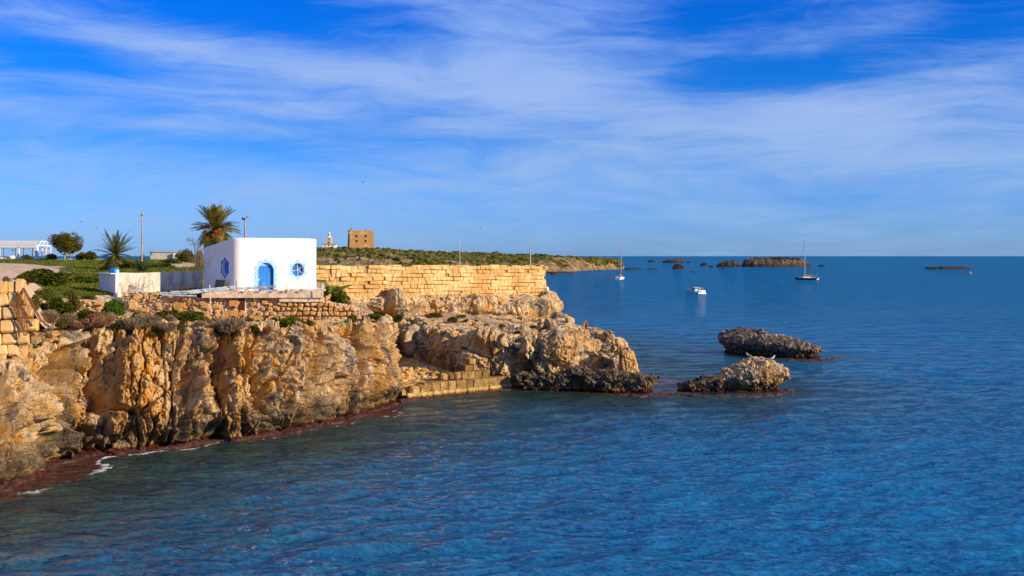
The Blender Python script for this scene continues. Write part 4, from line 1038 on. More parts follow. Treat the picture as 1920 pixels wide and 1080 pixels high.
# ---------------------------------------------------------------- terrace wall, slab and ruined left part
TD = 74.4
def terrace():
    root = tag(empty('rubble_wall', W(470, 604, TD)), 'rubble stone retaining wall under the terrace of the white house', 'retaining wall'); rs = np.random.RandomState(12)
    meshes = set_mats(RUB, M['rubble']); m2 = set_mats(BLK, M['rubble'])
    up = Vector((0, .10, 1)).normalized(); B = basis((1, 0, 0), Vector((0, -1, .1)).normalized(), up)
    def top(px): return np.interp(px, [236, 262, 300, 330, 380, 606, 622, 645, 668, 690], [548, 546, 550, 553, 558, 558, 566, 570, 574, 600])
    def bot(px): return np.interp(px, [230, 330, 400, 560, 650, 690], [604, 604, 603, 606, 612, 612])
    # mortar backing, uneven
    xs = np.arange(228, 696, 2.0); P = []
    for px in xs:
        col = []
        for t in np.linspace(0, 1, 34):
            py = top(px) + (bot(px) + 10 - top(px)) * t; p = np.array(W(px, py, TD + .05 - .10 * (py - 560) / 27.)); col.append(p)
        col.insert(0, col[0] + np.array([0, .6, -.15])); P.append(col)
    P = np.array(P); dd = .10 * facet(P / .34, 5)[0] + .07 * fbm(P * 2.5, 3, k=6); P[..., 1] += dd
    link('mortar_bed', grid_mesh('mortar_bed', P), M['mortar'], root, -root.location)
    n = 0; small = []
    def door(px, py): return 443 < px < 464 and py < 586
    py = 563.0
    rows = [(562, 8.5, 515, 603), (571, 7.5, 518, 622), (579.5, 8, 500, 665), (588.5, 9, 480, 668), (597, 6.5, 500, 672), (603, 6.5, 555, 684), (610, 5, 600, 690)]
    for ry, rh, x0, x1 in rows:                            # coursed right part
        x = x0 + rs.rand() * 4
        while x < x1:
            w = rs.uniform(6.5, 13) ; h = rh * rs.uniform(.75, 1.05)
            if not door(x + w / 2, ry) and top(x + w / 2) < ry - 1:
                s = TD / FPX; c = Vector(W(x + w / 2, ry + rs.normal() * .6, TD - .02 - .10 * (ry - 560) / 27.))
                put_stone('stone', meshes[rs.randint(10)], root, c, B, (w * s * 1.22, .5, h * s * 1.25), a=rs.normal() * .12); n += 1
            x += w + rs.uniform(.5, 3.5)
    for i in range(150):                                   # chaotic left part
        px = rs.uniform(238, 520); ry = rs.uniform(max(top(px) + 3, 552), bot(px) - 2); w = rs.uniform(5, 12) * (1 if px < 470 else .8); h = w * rs.uniform(.6, .95)
        if door(px, ry): continue
        s = TD / FPX; c = Vector(W(px, ry, TD + .02 - .10 * (ry - 560) / 27.))
        put_stone('stone', (meshes if rs.rand() < .6 else m2)[rs.randint(8)], root, c, B, (w * s * 1.2, .46, h * s * 1.2), a=rs.normal() * .3); n += 1
    for i in range(1500):
        px = rs.uniform(236, 680); ry = rs.uniform(top(px) + 1, bot(px)); w = rs.uniform(1.5, 4.5)
        if door(px, ry) or (px > 520 and rs.rand() < .7): continue
        s = TD / FPX; c = Vector(W(px, ry, TD + .06 - .10 * (ry - 560) / 27.)); small.append((RUB[rs.randint(10)], c, B @ Matrix.Rotation(rs.uniform(0, 3), 3, 'Y'), (w * s, .3, w * s * rs.uniform(.5, 1))))
    join_stones('pebble_fill', small, root, M['mortar'])
    for px, py in ((697, 611), (704, 613), (711, 612), (668, 604), (676, 606)):
        put_stone('stone', meshes[rs.randint(10)], root, W(px, py, TD - .3), B, (.35, .4, .3), a=rs.normal() * .3)
    # doorway
    dr = MB(); s = TD / FPX; cx, _, cz = W(453.5, 570, TD - .02); 
    for px in (446, 461): dr.box((PX(px, TD) - root.location.x, -.05 , ZP(570, TD) - root.location.z), (.05, .25, 1.06))
    dr.obj('door_jamb', M['concrete'], root)
    d2 = MB(); d2.box((cx - root.location.x, -.16 + .02, cz - root.location.z), (.56, .04, 1.05)); d2.obj('doorway', M['darkwood'], root)
    d3 = MB()
    for i in range(4): d3.box((cx - root.location.x - .18 + i * .12, -.20 + .01, cz - root.location.z), (.10, .03, 1.03))
    d3.obj('door_board', simple('dark_red_boards', (0.09, 0.035, 0.02), .9, .3, 9), root)
    # concrete terrace slab with its worn edge
    sl = tag(empty('terrace_slab', W(378, 546, 74)), 'pinkish concrete terrace slab in front of the white house', 'terrace'); e = MB()
    x0, x1 = PX(379, 74), PX(607, 74); zt = 7.76
    q = []
    for z in (zt - .46, zt):
        for (x, y) in ((x0, 73.95), (x1, 73.95), (PX(600, 82), 82), (x0 - .8, 82)): q.append((x - sl.location.x, y - sl.location.y, z - sl.location.z))
    e.add(q, [(3, 2, 1, 0), (4, 5, 6, 7), (0, 1, 5, 4), (1, 2, 6, 5), (2, 3, 7, 6), (3, 0, 4, 7)]); e.obj('slab', M['concrete'], sl)
    u = MB(); u.box((PX(560, 74) - sl.location.x, .3, zt - .62 - sl.location.z), (PX(597, 74) - PX(524, 74), .5, .26)); u.obj('footing_beam', M['concrete'], sl)
    step = MB(); step.box((PX(575, 74.2) - sl.location.x, .7, zt + .06 - sl.location.z), (2.4, .5, .11), .0); step.obj('kerb', M['concrete2'], sl)
terrace()

# ---------------------------------------------------------------- white house
HO = Vector((-19.5, 75.0, 7.70)); HA = Vector((.78, .626, 0)).normalized(); HN = Vector((HA.y, -HA.x, 0)); HRZ = math.atan2(HA.y, HA.x)
def house():
    root = tag(empty('white_house', HO, HRZ), 'small flat-roofed whitewashed house with blue arched door and round windows', 'house')
    Lx, Ly = 6.5, 5.6
    # body, local x along facade, y to the back
    def ring(z, ins=0.0):
        pts = []; rads = [(.75, (0, 0)), (.22, (Lx, 0)), (.3, (Lx, Ly)), (.3, (0, Ly))]
        for (r, (cx, cy)), (a0) in zip(rads, (180, 270, 0, 90)):
            ox = cx + (r if cx == 0 else -r); oy = cy + (r if cy == 0 else -r)
            for k in range(9):
                a = math.radians(a0 + 90 * k / 8); pts.append((ox + (r - ins) * math.cos(a), oy + (r - ins) * math.sin(a), z))
        return pts
    def ztop(y): return 3.80 - .70 * (y / Ly) ** 1.2
    rings = [ring(-.6), ring(0), ring(1.2), ring(2.4), ring(3.0)]
    prof = [(-.16, 0), (-.07, .015), (-.02, .05), (0, .12), (0, .28), (-.05, .34)]
    for dz, ins in prof: rings.append([(x, y, ztop(min(max(y, 0), Ly)) + dz) for x, y, _ in ring(0, ins)])
    rings.append([(x, y, ztop(min(max(y, 0), Ly)) - .25) for x, y, _ in ring(0, .36)])
    n = len(rings[0]); V = [p for r in rings for p in r]; F = []
    for i in range(len(rings) - 1):
        for k in range(n): F.append((i * n + k, i * n + (k + 1) % n, (i + 1) * n + (k + 1) % n, (i + 1) * n + k))
    F.append(tuple(range(n - 1, -1, -1))); F.append(tuple((len(rings) - 1) * n + k for k in range(n)))
    b = MB(); b.add(V, F); body = b.obj('wall', M['white'], root)
    # openings
    cut = MB(); rec = .32
    arch = [(1.77, -.1), (2.97, -.1)] + [(2.37 + .60 * math.cos(a), 1.42 + .60 * math.sin(a)) for a in [math.pi * k / 16 for k in range(17)]]
    def prism(pts, y0, y1, xax=True):
        m = len(pts); V = [(p[0], y0, p[1]) if xax else (y0, p[0], p[1]) for p in pts] + [(p[0], y1, p[1]) if xax else (y1, p[0], p[1]) for p in pts]
        return V, [tuple(range(m)), tuple(range(2 * m - 1, m - 1, -1))] + [(k, k + m, (k + 1) % m + m, (k + 1) % m) for k in range(m)]
    circ = lambda cx, cz, r, n=28: [(cx + r * math.cos(2 * math.pi * k / n), cz + r * math.sin(2 * math.pi * k / n)) for k in range(n)]
    cut.add(*prism(arch, -.5, rec)); cut.add(*prism(circ(4.91, 1.49, .485), -.5, .30)); cut.add(*prism(circ(1.62, 1.66, .56), -.5, .26, False))
    co = cut.obj('cutter', None)
    import bmesh
    for o_ in (co, body):
        bm = bmesh.new(); bm.from_mesh(o_.data); bmesh.ops.recalc_face_normals(bm, faces=bm.faces[:]); bm.to_mesh(o_.data); bm.free()
    co.matrix_world = Matrix.Translation(HO) @ Matrix.Rotation(HRZ, 4, 'Z')
    md = body.modifiers.new('b', 'BOOLEAN'); md.object = co; md.operation = 'DIFFERENCE'; md.solver = 'EXACT'
    bpy.context.view_layer.update(); dg = bpy.context.evaluated_depsgraph_get()
    me = bpy.data.meshes.new_from_object(body.evaluated_get(dg)); body.modifiers.clear(); body.data = me; me.materials.clear(); me.materials.append(M['white'])
    bpy.data.objects.remove(co)
    # cog-shaped surrounds
    def cog(center, r0, r1, r2, lugs, lugw, y0, y1, xax=True, sz=1.0, seg=96):
        cx, cz = center; inn, out = [], []
        for k in range(seg):
            a = 2 * math.pi * k / seg; r = r1
            for la in lugs:
                dlt = abs((a - la + math.pi) % (2 * math.pi) - math.pi)
                if dlt < lugw: r = r2 / max(math.cos(dlt), .9)
            inn.append((cx + r0 * math.cos(a), cz + r0 * math.sin(a) * sz)); out.append((cx + r * math.cos(a), cz + r * math.sin(a) * sz))
        V = []; mk = (lambda p, y: (p[0], y, p[1])) if xax else (lambda p, y: (y, p[0], p[1]))
        for y in (y0, y1): V += [mk(p, y) for p in inn] + [mk(p, y) for p in out]
        F = []; s = seg
        for k in range(s):
            q = (k + 1) % s; F += [(k, q, s + q, s + k), (2 * s + k, 3 * s + k, 3 * s + q, 2 * s + q), (s + k, s + q, 3 * s + q, 3 * s + k), (k, 2 * s + k, 2 * s + q, q)]
        m = MB(); m.add(V, F); return m
    win = cog((4.91, 1.49), .485, .60, .75, [math.radians(a) for a in (90, 35, -25, -90, 205, 148)], .19, -.035, .01).obj('round_window', M['paleblue'], root)
    g = MB(); g.add(*prism(circ(4.91, 1.49, .50), .24, .285)); g.obj('shutter', M['blue'], win)
    for k in range(9):
        a = k * math.pi / 9; m = MB(); m.box((4.91, .236, 1.49), (.93, .012, .014), rot=Matrix.Rotation(a, 3, 'Y')); m.obj('shutter_seam', M['canvas'], win)
    gr = MB()
    for a in (185, 85, 20, -35, -80): 
        a = math.radians(a); gr.tube([(4.91 + .02, .16, 1.49), (4.91 + .30 * math.cos(a), .14, 1.49 + .30 * math.sin(a + .2)), (4.91 + .49 * math.cos(a), .16, 1.49 + .49 * math.sin(a))], .016, 5)
    gr.obj('grille', M['white_paint'], win)
    w2 = cog((1.62, 1.66), .56, .63, .74, [math.radians(a) for a in (90, 35, -25, -90, 205, 148)], .17, -.03, .01, False).obj('round_window', M['blue'], root)
    g = MB(); g.add(*prism(circ(1.62, 1.66, .565), .21, .255, False)); g.obj('shutter', M['blue'], w2)
    # door surround, stepped like quoins
    pts_o, pts_i = [], []
    for i in range(8):
        z0, z1 = i * .1775, (i + 1) * .1775; w = .36 if i % 2 == 0 else .25
        pts_o += [(2.97 + w - .02, z0), (2.97 + w - .02, z1)]; pts_i += [(2.97, z0), (2.97, z1)]
    for k in range(65):
        a = math.pi * k / 64; r = .79 + (.13 if any(abs(a - math.radians(x)) < .145 for x in (90, 54, 126, 18, 162)) else 0)
        pts_o.append((2.37 + r * math.cos(a), 1.42 + r * math.sin(a))); pts_i.append((2.37 + .6 * math.cos(a), 1.42 + .6 * math.sin(a)))
    for i in range(7, -1, -1):
        z0, z1 = i * .1775, (i + 1) * .1775; w = .36 if i % 2 == 0 else .25
        pts_o += [(1.77 - w + .02, z1), (1.77 - w + .02, z0)]; pts_i += [(1.77, z1), (1.77, z0)]
    m = MB(); k_ = len(pts_o); V = [(p[0], y, p[1]) for y in (-.035, .01) for p in pts_i] ; V = [(p[0], -.035, p[1]) for p in pts_i] + [(p[0], -.035, p[1]) for p in pts_o] + [(p[0], .01, p[1]) for p in pts_i] + [(p[0], .01, p[1]) for p in pts_o]; F = []
    for k in range(k_ - 1): F += [(k, k + 1, k_ + k + 1, k_ + k), (k_ + k, k_ + k + 1, 3 * k_ + k + 1, 3 * k_ + k), (k, 2 * k_ + k, 2 * k_ + k + 1, k + 1)]
    m.add(V, F); m.obj('door_surround', M['paleblue'], root)
    lin = MB(); a2 = [(1.775, -.1), (2.965, -.1)] + [(2.37 + .597 * math.cos(a), 1.42 + .597 * math.sin(a)) for a in [math.pi * k / 16 for k in range(17)]]
    m_ = len(a2); V = [(p[0], .0, p[1]) for p in a2] + [(p[0], .315, p[1]) for p in a2]
    lin.add(V, [(k, k + m_, (k + 1) % m_ + m_, (k + 1) % m_) for k in range(1, m_)] + [tuple(range(m_, 2 * m_))]); lin.obj('door_reveal', M['blue'], root)
    door = MB(); door.box((2.32, .285, .86), (1.02, .03, 1.78)); door = door.obj('door', M['blue'], root)
    for i in range(8):
        for (z0, z1) in ((.02, .78), (.96, 1.70)):
            m = MB(); m.box((1.88 + i * .123, .262, (z0 + z1) / 2), (.108, .022, z1 - z0)); m.obj('plank', M['blue'], door)
    for z, h in ((.87, .14), (1.75, .08)):
        m = MB(); m.box((2.32, .255, z), (1.02, .035, h)); m.obj('rail', M['blue'], door)
    for x in (1.80, 2.86):
        m = MB(); m.box((x, .25, .86), (.05, .04, 1.78)); m.obj('stile', M['paleblue'], door)
    m = MB(); m.add(*prism([(2.37 + .58 * math.cos(a), 1.80 + .22 * math.sin(a)) for a in [math.pi * k / 10 for k in range(11)]], .24, .27)); m.obj('fanlight', M['paleblue'], root)
    m = MB(); m.box((1.93, .235, .80), (.05, .03, .14)); m.tube([(1.93, .20, .83), (2.02, .20, .83)], .012, 5); m.obj('door_handle', M['white_paint'], door)
    m = MB(); m.tube([(5.35, -.03, .45), (5.35, -.03, 1.05)], .02, 5); m.obj('pipe', M['white_paint'], root)
    m = MB(); m.box((Lx - .25, .12, 3.80), (.4, .12, .07)); m.obj('roof_edge_stain', M['wood'], root)
    # board leaning on the shaded side
    bd = tag(empty('wooden_pallet', HO + HA * -.45 - HN * 1.35 + Vector((0, 0, .08)), HRZ), 'old wooden board panel leaning on the shaded side of the white house', 'pallet')
    for i in range(9):
        m = MB(); m.box((-.02, -.7 + i * .19, .36), (.05, .17, .72), rot=Matrix.Rotation(.22, 3, 'Y')); m.obj('board', M['wood'], bd)
house()

# ---------------------------------------------------------------- finding the ground under a picture position
SURF.append(PGf); _A = np.concatenate(SURF); _px = 960 + FPX * _A[:, 0] / _A[:, 1]; _py = 480 + (EYE - _A[:, 2]) * FPX / _A[:, 1]
def hit(px, py, dmin=0, dmax=1e9):
    r = 3.0
    while r < 60:
        m = (np.abs(_px - px) < r) & (np.abs(_py - py) < r) & (_A[:, 1] > dmin) & (_A[:, 1] < dmax)
        if m.any():
            D = float(np.percentile(_A[m, 1], 15)); return Vector((PX(px, D), D, ZP(py, D)))
        r *= 1.6
    return Vector(W(px, py, 75))

# ---------------------------------------------------------------- leaves
def leaf_quads(C, size, rs, aspect=1.0, up=None):
    n = len(C); a = rs.normal(size=(n, 3)); a /= np.linalg.norm(a, axis=1, keepdims=True)
    b = np.cross(a, rs.normal(size=(n, 3))); b /= np.linalg.norm(b, axis=1, keepdims=True)
    if up is not None: a = a * (1 - up) + np.array([0, 0, 1.0]) * up; a /= np.linalg.norm(a, axis=1, keepdims=True)
    s = (size * rs.uniform(.6, 1.3, n))[:, None]
    V = np.stack([C - b * s * .5 * aspect, C + a * s * .5 , C + b * s * .5 * aspect + a * s * 0, C - a * s * .5], 1)
    return V.reshape(-1, 3)
def quads_mesh(name, V):
    n = len(V) // 4; return raw_mesh(name, V, np.arange(n * 4), np.full(n, 4))
def shrub_mesh(seed, n=1500, twiggy=False, lobes=9):
    """unit shrub: about 1 wide, 1 deep, 1 high with base on z=0"""
    rs = np.random.RandomState(seed); cs = []
    for i in range(lobes):
        a = rs.uniform(0, 6.28); r = rs.uniform(0, .33); cs.append((r * math.cos(a), r * math.sin(a), rs.uniform(.25, .68) * (1 - r * .9), rs.uniform(.13, .26)))
    cs = np.array(cs); k = rs.randint(lobes, size=n)
    d = rs.normal(size=(n, 3)); d /= np.linalg.norm(d, axis=1, keepdims=True)
    C = cs[k, :3] + d * (cs[k, 3] * rs.uniform(.55, 1.12, n) ** .7)[:, None] * np.array([1.15, 1.15, 1])
    C[:, 2] = np.abs(C[:, 2])
    C[:, 2] *= 1.0
    if not twiggy: return quads_mesh('shrub', leaf_quads(C, .075, rs, .8))
    B = np.stack([C[:, 0] * .35, C[:, 1] * .35, C[:, 2] * .1], 1); t = rs.uniform(.55, .85, n)[:, None]; A0 = B * (1 - t) + C * t + rs.normal(size=(n, 3)) * .03
    w = np.cross(C - A0, rs.normal(size=(n, 3))); w /= np.linalg.norm(w, axis=1, keepdims=True); w *= .009
    return quads_mesh('shrub', np.stack([A0 - w, C - w * .4, C + w * .4, A0 + w], 1).reshape(-1, 3))
SM = {}
for kind, mat, tw in (('shrub', 'shrub', 0), ('fresh', 'freshshrub', 0), ('olive', 'olive', 0), ('dry', 'dry', 1), ('reddry', 'reddry', 1)):
    SM[kind] = []
    for i in range(3):
        me = shrub_mesh(100 + i + len(kind) * 7, 2000 if not tw else 2600, tw); me.materials.append(M[mat]); SM[kind].append(me)
TWIG = []
for i in range(2):
    rs = np.random.RandomState(i + 5); m = MB()
    for j in range(16):
        a = rs.uniform(0, 6.28); r = rs.uniform(.15, .42); m.tube([(0, 0, 0), (r * .4 * math.cos(a), r * .4 * math.sin(a), .3), (r * math.cos(a), r * math.sin(a), rs.uniform(.4, .8))], [.018, .012, .005], 4, False)
    me = m.mesh('stem'); me.materials.append(M['trunk']); TWIG.append(me)
SHR = [
 (196, 604, 46, 24, 'dry', 'brown dry bush between the small stone bank and the reddish scrub', 0), (128, 606, 40, 24, 'dry', 'grey brown twigs under the tall bush by the frame', 0), (148, 618, 40, 18, 'reddry', 'rusty twigs on the cliff edge left of the reddish scrub', 0), (258, 602, 34, 24, 'olive', 'olive bush between bright green bush and ruined wall', 0),
 (376, 612, 30, 14, 'dry', 'small grey bush right of the long low green bush', 0), (322, 606, 30, 18, 'dry', 'grey twigs left of the long low green bush', 0), (242, 640, 26, 12, 'dry', 'small dry tuft on the cliff lip', 0), (400, 606, 26, 12, 'olive', 'low olive tuft at the wall foot beside the thin pole', 0),
 (330, 592, 40, 14, 'shrub', 'dark low bush at the foot of the ruined wall', 0), (166, 560, 30, 10, 'shrub', 'low green edge above the small stone bank', 0),
 (66, 584, 36, 40, 'olive', 'brownish olive bush squeezed between frame and tall bush', 0), (84, 562, 44, 22, 'shrub', 'low green bush beside the path above the rusty frame', 0), (132, 560, 44, 16, 'shrub', 'flat green bush on the slope edge left of the white wall shadow', 0),
 (80, 592, 46, 30, 'shrub', 'green bush touching the right rail of the rusty frame', 0), (96, 570, 40, 20, 'olive', 'olive bush on the slope behind the tall bush by the rusty frame', 0), (72, 618, 36, 22, 'reddry', 'reddish twigs at the foot of the rusty frame', 0),
 (82, 533, 104, 36, 'shrub', 'wide dark green bush beside the sandy path at the far left', 2), (52, 532, 46, 24, 'shrub', 'low bush at the left end of the wide dark green bush', 0), (116, 528, 40, 24, 'olive', 'olive brown bush at the right end of the wide dark green bush', 0),
 (108, 594, 66, 46, 'shrub', 'tall bush just right of the rusty iron frame', 0), (138, 588, 34, 44, 'olive', 'olive tinted bush on the right shoulder of the bush by the rusty frame', 0), (158, 604, 48, 30, 'shrub', 'green bush under the small stone bank', 0),
 (92, 606, 52, 32, 'dry', 'brown twiggy bush below the rusty frame', 0), (114, 618, 40, 24, 'olive', 'small olive bush at the cliff edge near the rusty frame', 0),
 (213, 590, 44, 36, 'fresh', 'dense bright green bush under the corner of the low white wall', 0), (244, 622, 54, 34, 'dry', 'grey twiggy bush right of the dense bright green bush', 0),
 (180, 614, 78, 30, 'reddry', 'reddish brown dry scrub on the cliff top', 0), (276, 614, 62, 34, 'dry', 'grey brown dry bush in the middle of the cliff-top strip', 0), (226, 614, 32, 16, 'shrub', 'small green tuft between two dry bushes', 0),
 (287, 632, 24, 15, 'shrub', 'little green bush on the cliff lip', 0), (356, 603, 68, 25, 'shrub', 'long low green bush against the left part of the rubble wall', 0), (340, 624, 30, 28, 'olive', 'upright olive bush on the cliff lip below the long low bush', 0),
 (306, 602, 46, 22, 'olive', 'half dry bush at the foot of the ruined wall', 0), (312, 622, 44, 24, 'dry', 'grey twigs beside the upright olive bush', 0), (432, 624, 84, 38, 'dry', 'wide grey dry bush below the little doorway', 0),
 (412, 628, 28, 26, 'olive', 'small green bush in front of the wide grey dry bush', 0), (548, 613, 56, 26, 'shrub', 'dark green bush at the foot of the coursed rubble wall', 0), (580, 612, 34, 14, 'shrub', 'low tail of bush right of the dark green bush at the rubble wall', 0),
 (476, 626, 30, 18, 'shrub', 'small green plant on the cliff edge', 0), (500, 628, 28, 20, 'reddry', 'small rust red plant beside the green one on the cliff edge', 0), (468, 603, 14, 8, 'shrub', 'tiny tuft under the little doorway', 0),
 (514, 603, 22, 9, 'shrub', 'tiny tuft at the wall foot left of the dark green bush', 0), (636, 572, 46, 40, 'shrub', 'round dark bush in front of the block wall beside the white house', 0), (613, 556, 14, 24, 'shrub', 'narrow bush beside the terrace corner', 0),
 (662, 604, 30, 14, 'olive', 'small bush where the rubble wall ends', 0), (704, 600, 46, 15, 'shrub', 'low bush under the rock hollow', 0), (746, 602, 30, 16, 'shrub', 'round bush below the tan bank', 0),
 (772, 608, 18, 9, 'olive', 'small tuft right of the round bush on the flat rock', 0), (796, 611, 17, 9, 'shrub', 'second tuft on the reddish flat', 0), (815, 594, 32, 10, 'olive', 'low olive mat on the reddish flat', 0), (849, 605, 28, 12, 'olive', 'rounded olive tuft on the pale headland top', 0),
 (864, 595, 22, 6, 'shrub', 'thin green mat behind the rounded olive tuft', 0), (874, 604, 14, 7, 'shrub', 'tiny tuft right of the rounded olive tuft', 0), (893, 607, 12, 8, 'olive', 'tiny tuft on pale rock', 0), (942, 614, 14, 9, 'olive', 'yellowish tuft on the pale headland top', 0), (972, 626, 13, 8, 'fresh', 'bright small plant near the headland edge', 0), (1003, 618, 26, 9, 'shrub', 'green mat near the right end of the headland top', 0),
 (912, 611, 12, 6, 'olive', 'tiny olive tuft in the middle of the headland top', 0), (745, 548, 16, 11, 'olive', 'weed at the step in the block wall', 0), (766, 545, 16, 9, 'shrub', 'weed at the foot of the block wall', 0), (828, 549, 18, 7, 'olive', 'weed on the rock bank below the block wall', 0),
 (42, 648, 26, 20, 'olive', 'weeds at the foot of the near block wall', 0), (64, 654, 12, 7, 'shrub', 'tiny weed on grey rock near the block wall', 0), (26, 686, 16, 9, 'olive', 'small weed on the lip of the near cliff', 0),
 (226, 503, 76, 18, 'shrub', 'long dark hedge-like bush below the young palm', 0), (150, 527, 22, 12, 'olive', 'low weeds in the grass', 0), (170, 530, 34, 16, 'fresh', 'fresh green leafy plant in the grass left of the white wall', 0),
 (152, 487, 20, 18, 'olive', 'small background bush right of the round tree', 0), (170, 488, 32, 18, 'shrub', 'dark rounded bush left of the young palm', 0), (98, 487, 26, 14, 'olive', 'dark bush between pergola and round tree', 0), (50, 487, 22, 12, 'olive', 'grey green bush seen under the pergola', 0),
 (348, 492, 40, 26, 'olive', 'dark bush left of the date palm', 0), (322, 493, 34, 11, 'fresh', 'low green bush in front of the distant pale wall', 0), (374, 500, 22, 40, 'dry', 'dry thicket behind the bare sapling', 0), (14, 531, 24, 15, 'dry', 'dry tuft on top of the near block wall', 0),
 (200, 506, 30, 12, 'shrub', 'low bush at the left foot of the young palm', 0), (300, 561, 18, 14, 'shrub', 'weed growing on the ruined wall', 0), (324, 556, 26, 14, 'fresh', 'green tangle on top of the ruined wall', 0), (300, 500, 60, 8, 'olive', 'pale olive ground cover below the agave', 0)]
rsh = np.random.RandomState(77)
for i, (px, py, w, h, kind, lab, _) in enumerate(SHR):
    if 530 < py < 562 and 290 < px < 330: D = 74.6; p = Vector(W(px, py, D))
    elif px == 14: p = Vector(W(px, py, 50.7))
    else: p = hit(px, py)
    D = p.y; sx, sz = w / FPX * D, h / FPX * D
    o = tag(empty('dry_shrub' if 'dry' in kind else 'shrub', p, rsh.uniform(0, 6.3)), lab, 'shrub', 'shrubs on the cliff top')
    f = link('foliage', SM[kind][i % 3], None, o); f.scale = (sx, sx * .9, sz * 1.25); f.location.z = -.06 * sz
    if sx > .7:
        s_ = link('stem', TWIG[i % 2], None, o); s_.scale = (sx, sx, sz)
# large ones are filled with a second, denser body of leaves
for o in [o for o in COL.objects if o.name.startswith(('shrub', 'dry_shrub')) and o.type == 'EMPTY']:
    f = o.children[0]
    if f.scale.x > 1.3:
        c = f.copy(); COL.objects.link(c); c.parent = o; c.rotation_euler.z = 2.1; c.scale = (f.scale.x * .97, f.scale.y * .97, f.scale.z * .92)

# ---------------------------------------------------------------- grass and hillside scrub (nobody could count them)
def grass():
    rs = np.random.RandomState(8); P = PG[:, :, :]; ppx = 960 + FPX * P[..., 0] / P[..., 1]; ppy = 480 + (EYE - P[..., 2]) * FPX / P[..., 1]
    b = bare(ppx, ppy, P); ok = (b < -.5) & (P[..., 1] < 180) & (P[..., 1] > 56) & (ppx > -40) & (ppx < 380)
    C = P[ok]; i = rs.randint(len(C), size=80000); C = C[i] + np.concatenate([rs.uniform(-.5, .5, (80000, 2)), np.zeros((80000, 1))], 1)
    pn = vnoise(C * .5, 3); C = C[pn > -.35]; n = len(C)
    h = rs.uniform(.04, .15, n) * (.6 + C[:, 1] / 160); a = rs.uniform(0, 6.28, n); wd = rs.uniform(.015, .05, n) * (.6 + C[:, 1] / 130)
    dx = np.stack([np.cos(a) * wd, np.sin(a) * wd, 0 * a], 1); tip = np.stack([rs.normal(size=n) * .06, rs.normal(size=n) * .06, h], 1)
    V = np.stack([C - dx, C + dx, C + tip + dx * .4, C + tip - dx * .5], 1).reshape(-1, 3); V[:, 2] -= .02
    tag(link('grass', quads_mesh('grass', V), M['grass']), 'short green grass on the plateau', 'grass', kind='stuff')
grass()
def scrub():
    import bmesh
    bm = bmesh.new(); bmesh.ops.create_icosphere(bm, subdivisions=1, radius=1); v0 = np.array([v.co[:] for v in bm.verts]); f0 = np.array([[v.index for v in f.verts] for f in bm.faces]); bm.free()
    rs = np.random.RandomState(15); P = PH; ppx = 960 + FPX * P[..., 0] / P[..., 1]
    w = np.ones(ppx.shape); ok = (P[..., 2] > 2.6) & (P[..., 1] > 232) & (P[..., 1] < 860) & (ppx > 560); ok[ :, :8] = False
    C = P[ok]; ar = C[:, 1] ** 1.0; i = rs.choice(len(C), size=16000, p=ar / ar.sum()); C = C[i]
    dens = fbm(C / 26., 3, .6, k=61); steep = (C[:, 2] < 5.5) & (C[:, 1] > 600)
    C = C[(dens > -.15) & ~(steep & (rs.rand(len(C)) < .9))][:6500]; V, F = [], []
    for k, c in enumerate(C):
        r = rs.uniform(.3, .95) * (.75 + c[1] / 900); v = v0 * (1 + rs.uniform(-.28, .28, (len(v0), 1))) * np.array([r * rs.uniform(1, 1.7), r * rs.uniform(1, 1.7), r * rs.uniform(.55, .95)])
        V.append(v + c + np.array([0, 0, r * .25])); F.append(f0 + k * len(v0))
    V = np.concatenate(V); F = np.concatenate(F)
    tag(link('hillside_scrub', raw_mesh('hillside_scrub', V, F, np.full(len(F), 3)), M['scrub']), 'low dark green scrub covering the hillside across the bay', 'scrub', kind='stuff')
scrub()

# ---------------------------------------------------------------- trees and palms
def frond_mesh(name, L, n, lw, droop, rise, mat, seed, leaf=.30, spread=1.0):
    rs = np.random.RandomState(seed); V = []; pts = []
    for i in range(n + 1):
        t = i / n; pts.append(np.array([L * (t - .18 * t * t * droop), 0, rise * L * t - droop * L * .75 * t * t]))
    for i in range(1, n + 1):
        p = pts[i]; d = (pts[i] - pts[i - 1]); d /= np.linalg.norm(d); t = i / n; ll = leaf * math.sin(math.pi * (.18 + .80 * t)) * rs.uniform(.85, 1.15)
        for s in (-1, 1):
            out = np.array([0, s * spread, 0]) + d * .75 + np.array([0, 0, .32 - .25 * t + rs.normal() * .12]); out /= np.linalg.norm(out)
            tip = p + out * ll + np.array([0, 0, -.12 * ll]); w = d * lw
            V += [p - w, p + w, tip + w * .3, tip - w * .3]
    for i in range(n):
        w = np.array([0, .018, 0]); V += [pts[i] - w, pts[i] + w, pts[i + 1] + w * .6, pts[i + 1] - w * .6]; u = np.array([0, 0, .018]); V += [pts[i] - u, pts[i] + u, pts[i + 1] + u * .6, pts[i + 1] - u * .6]
    me = quads_mesh(name, np.array(V)); me.materials.append(mat); return me
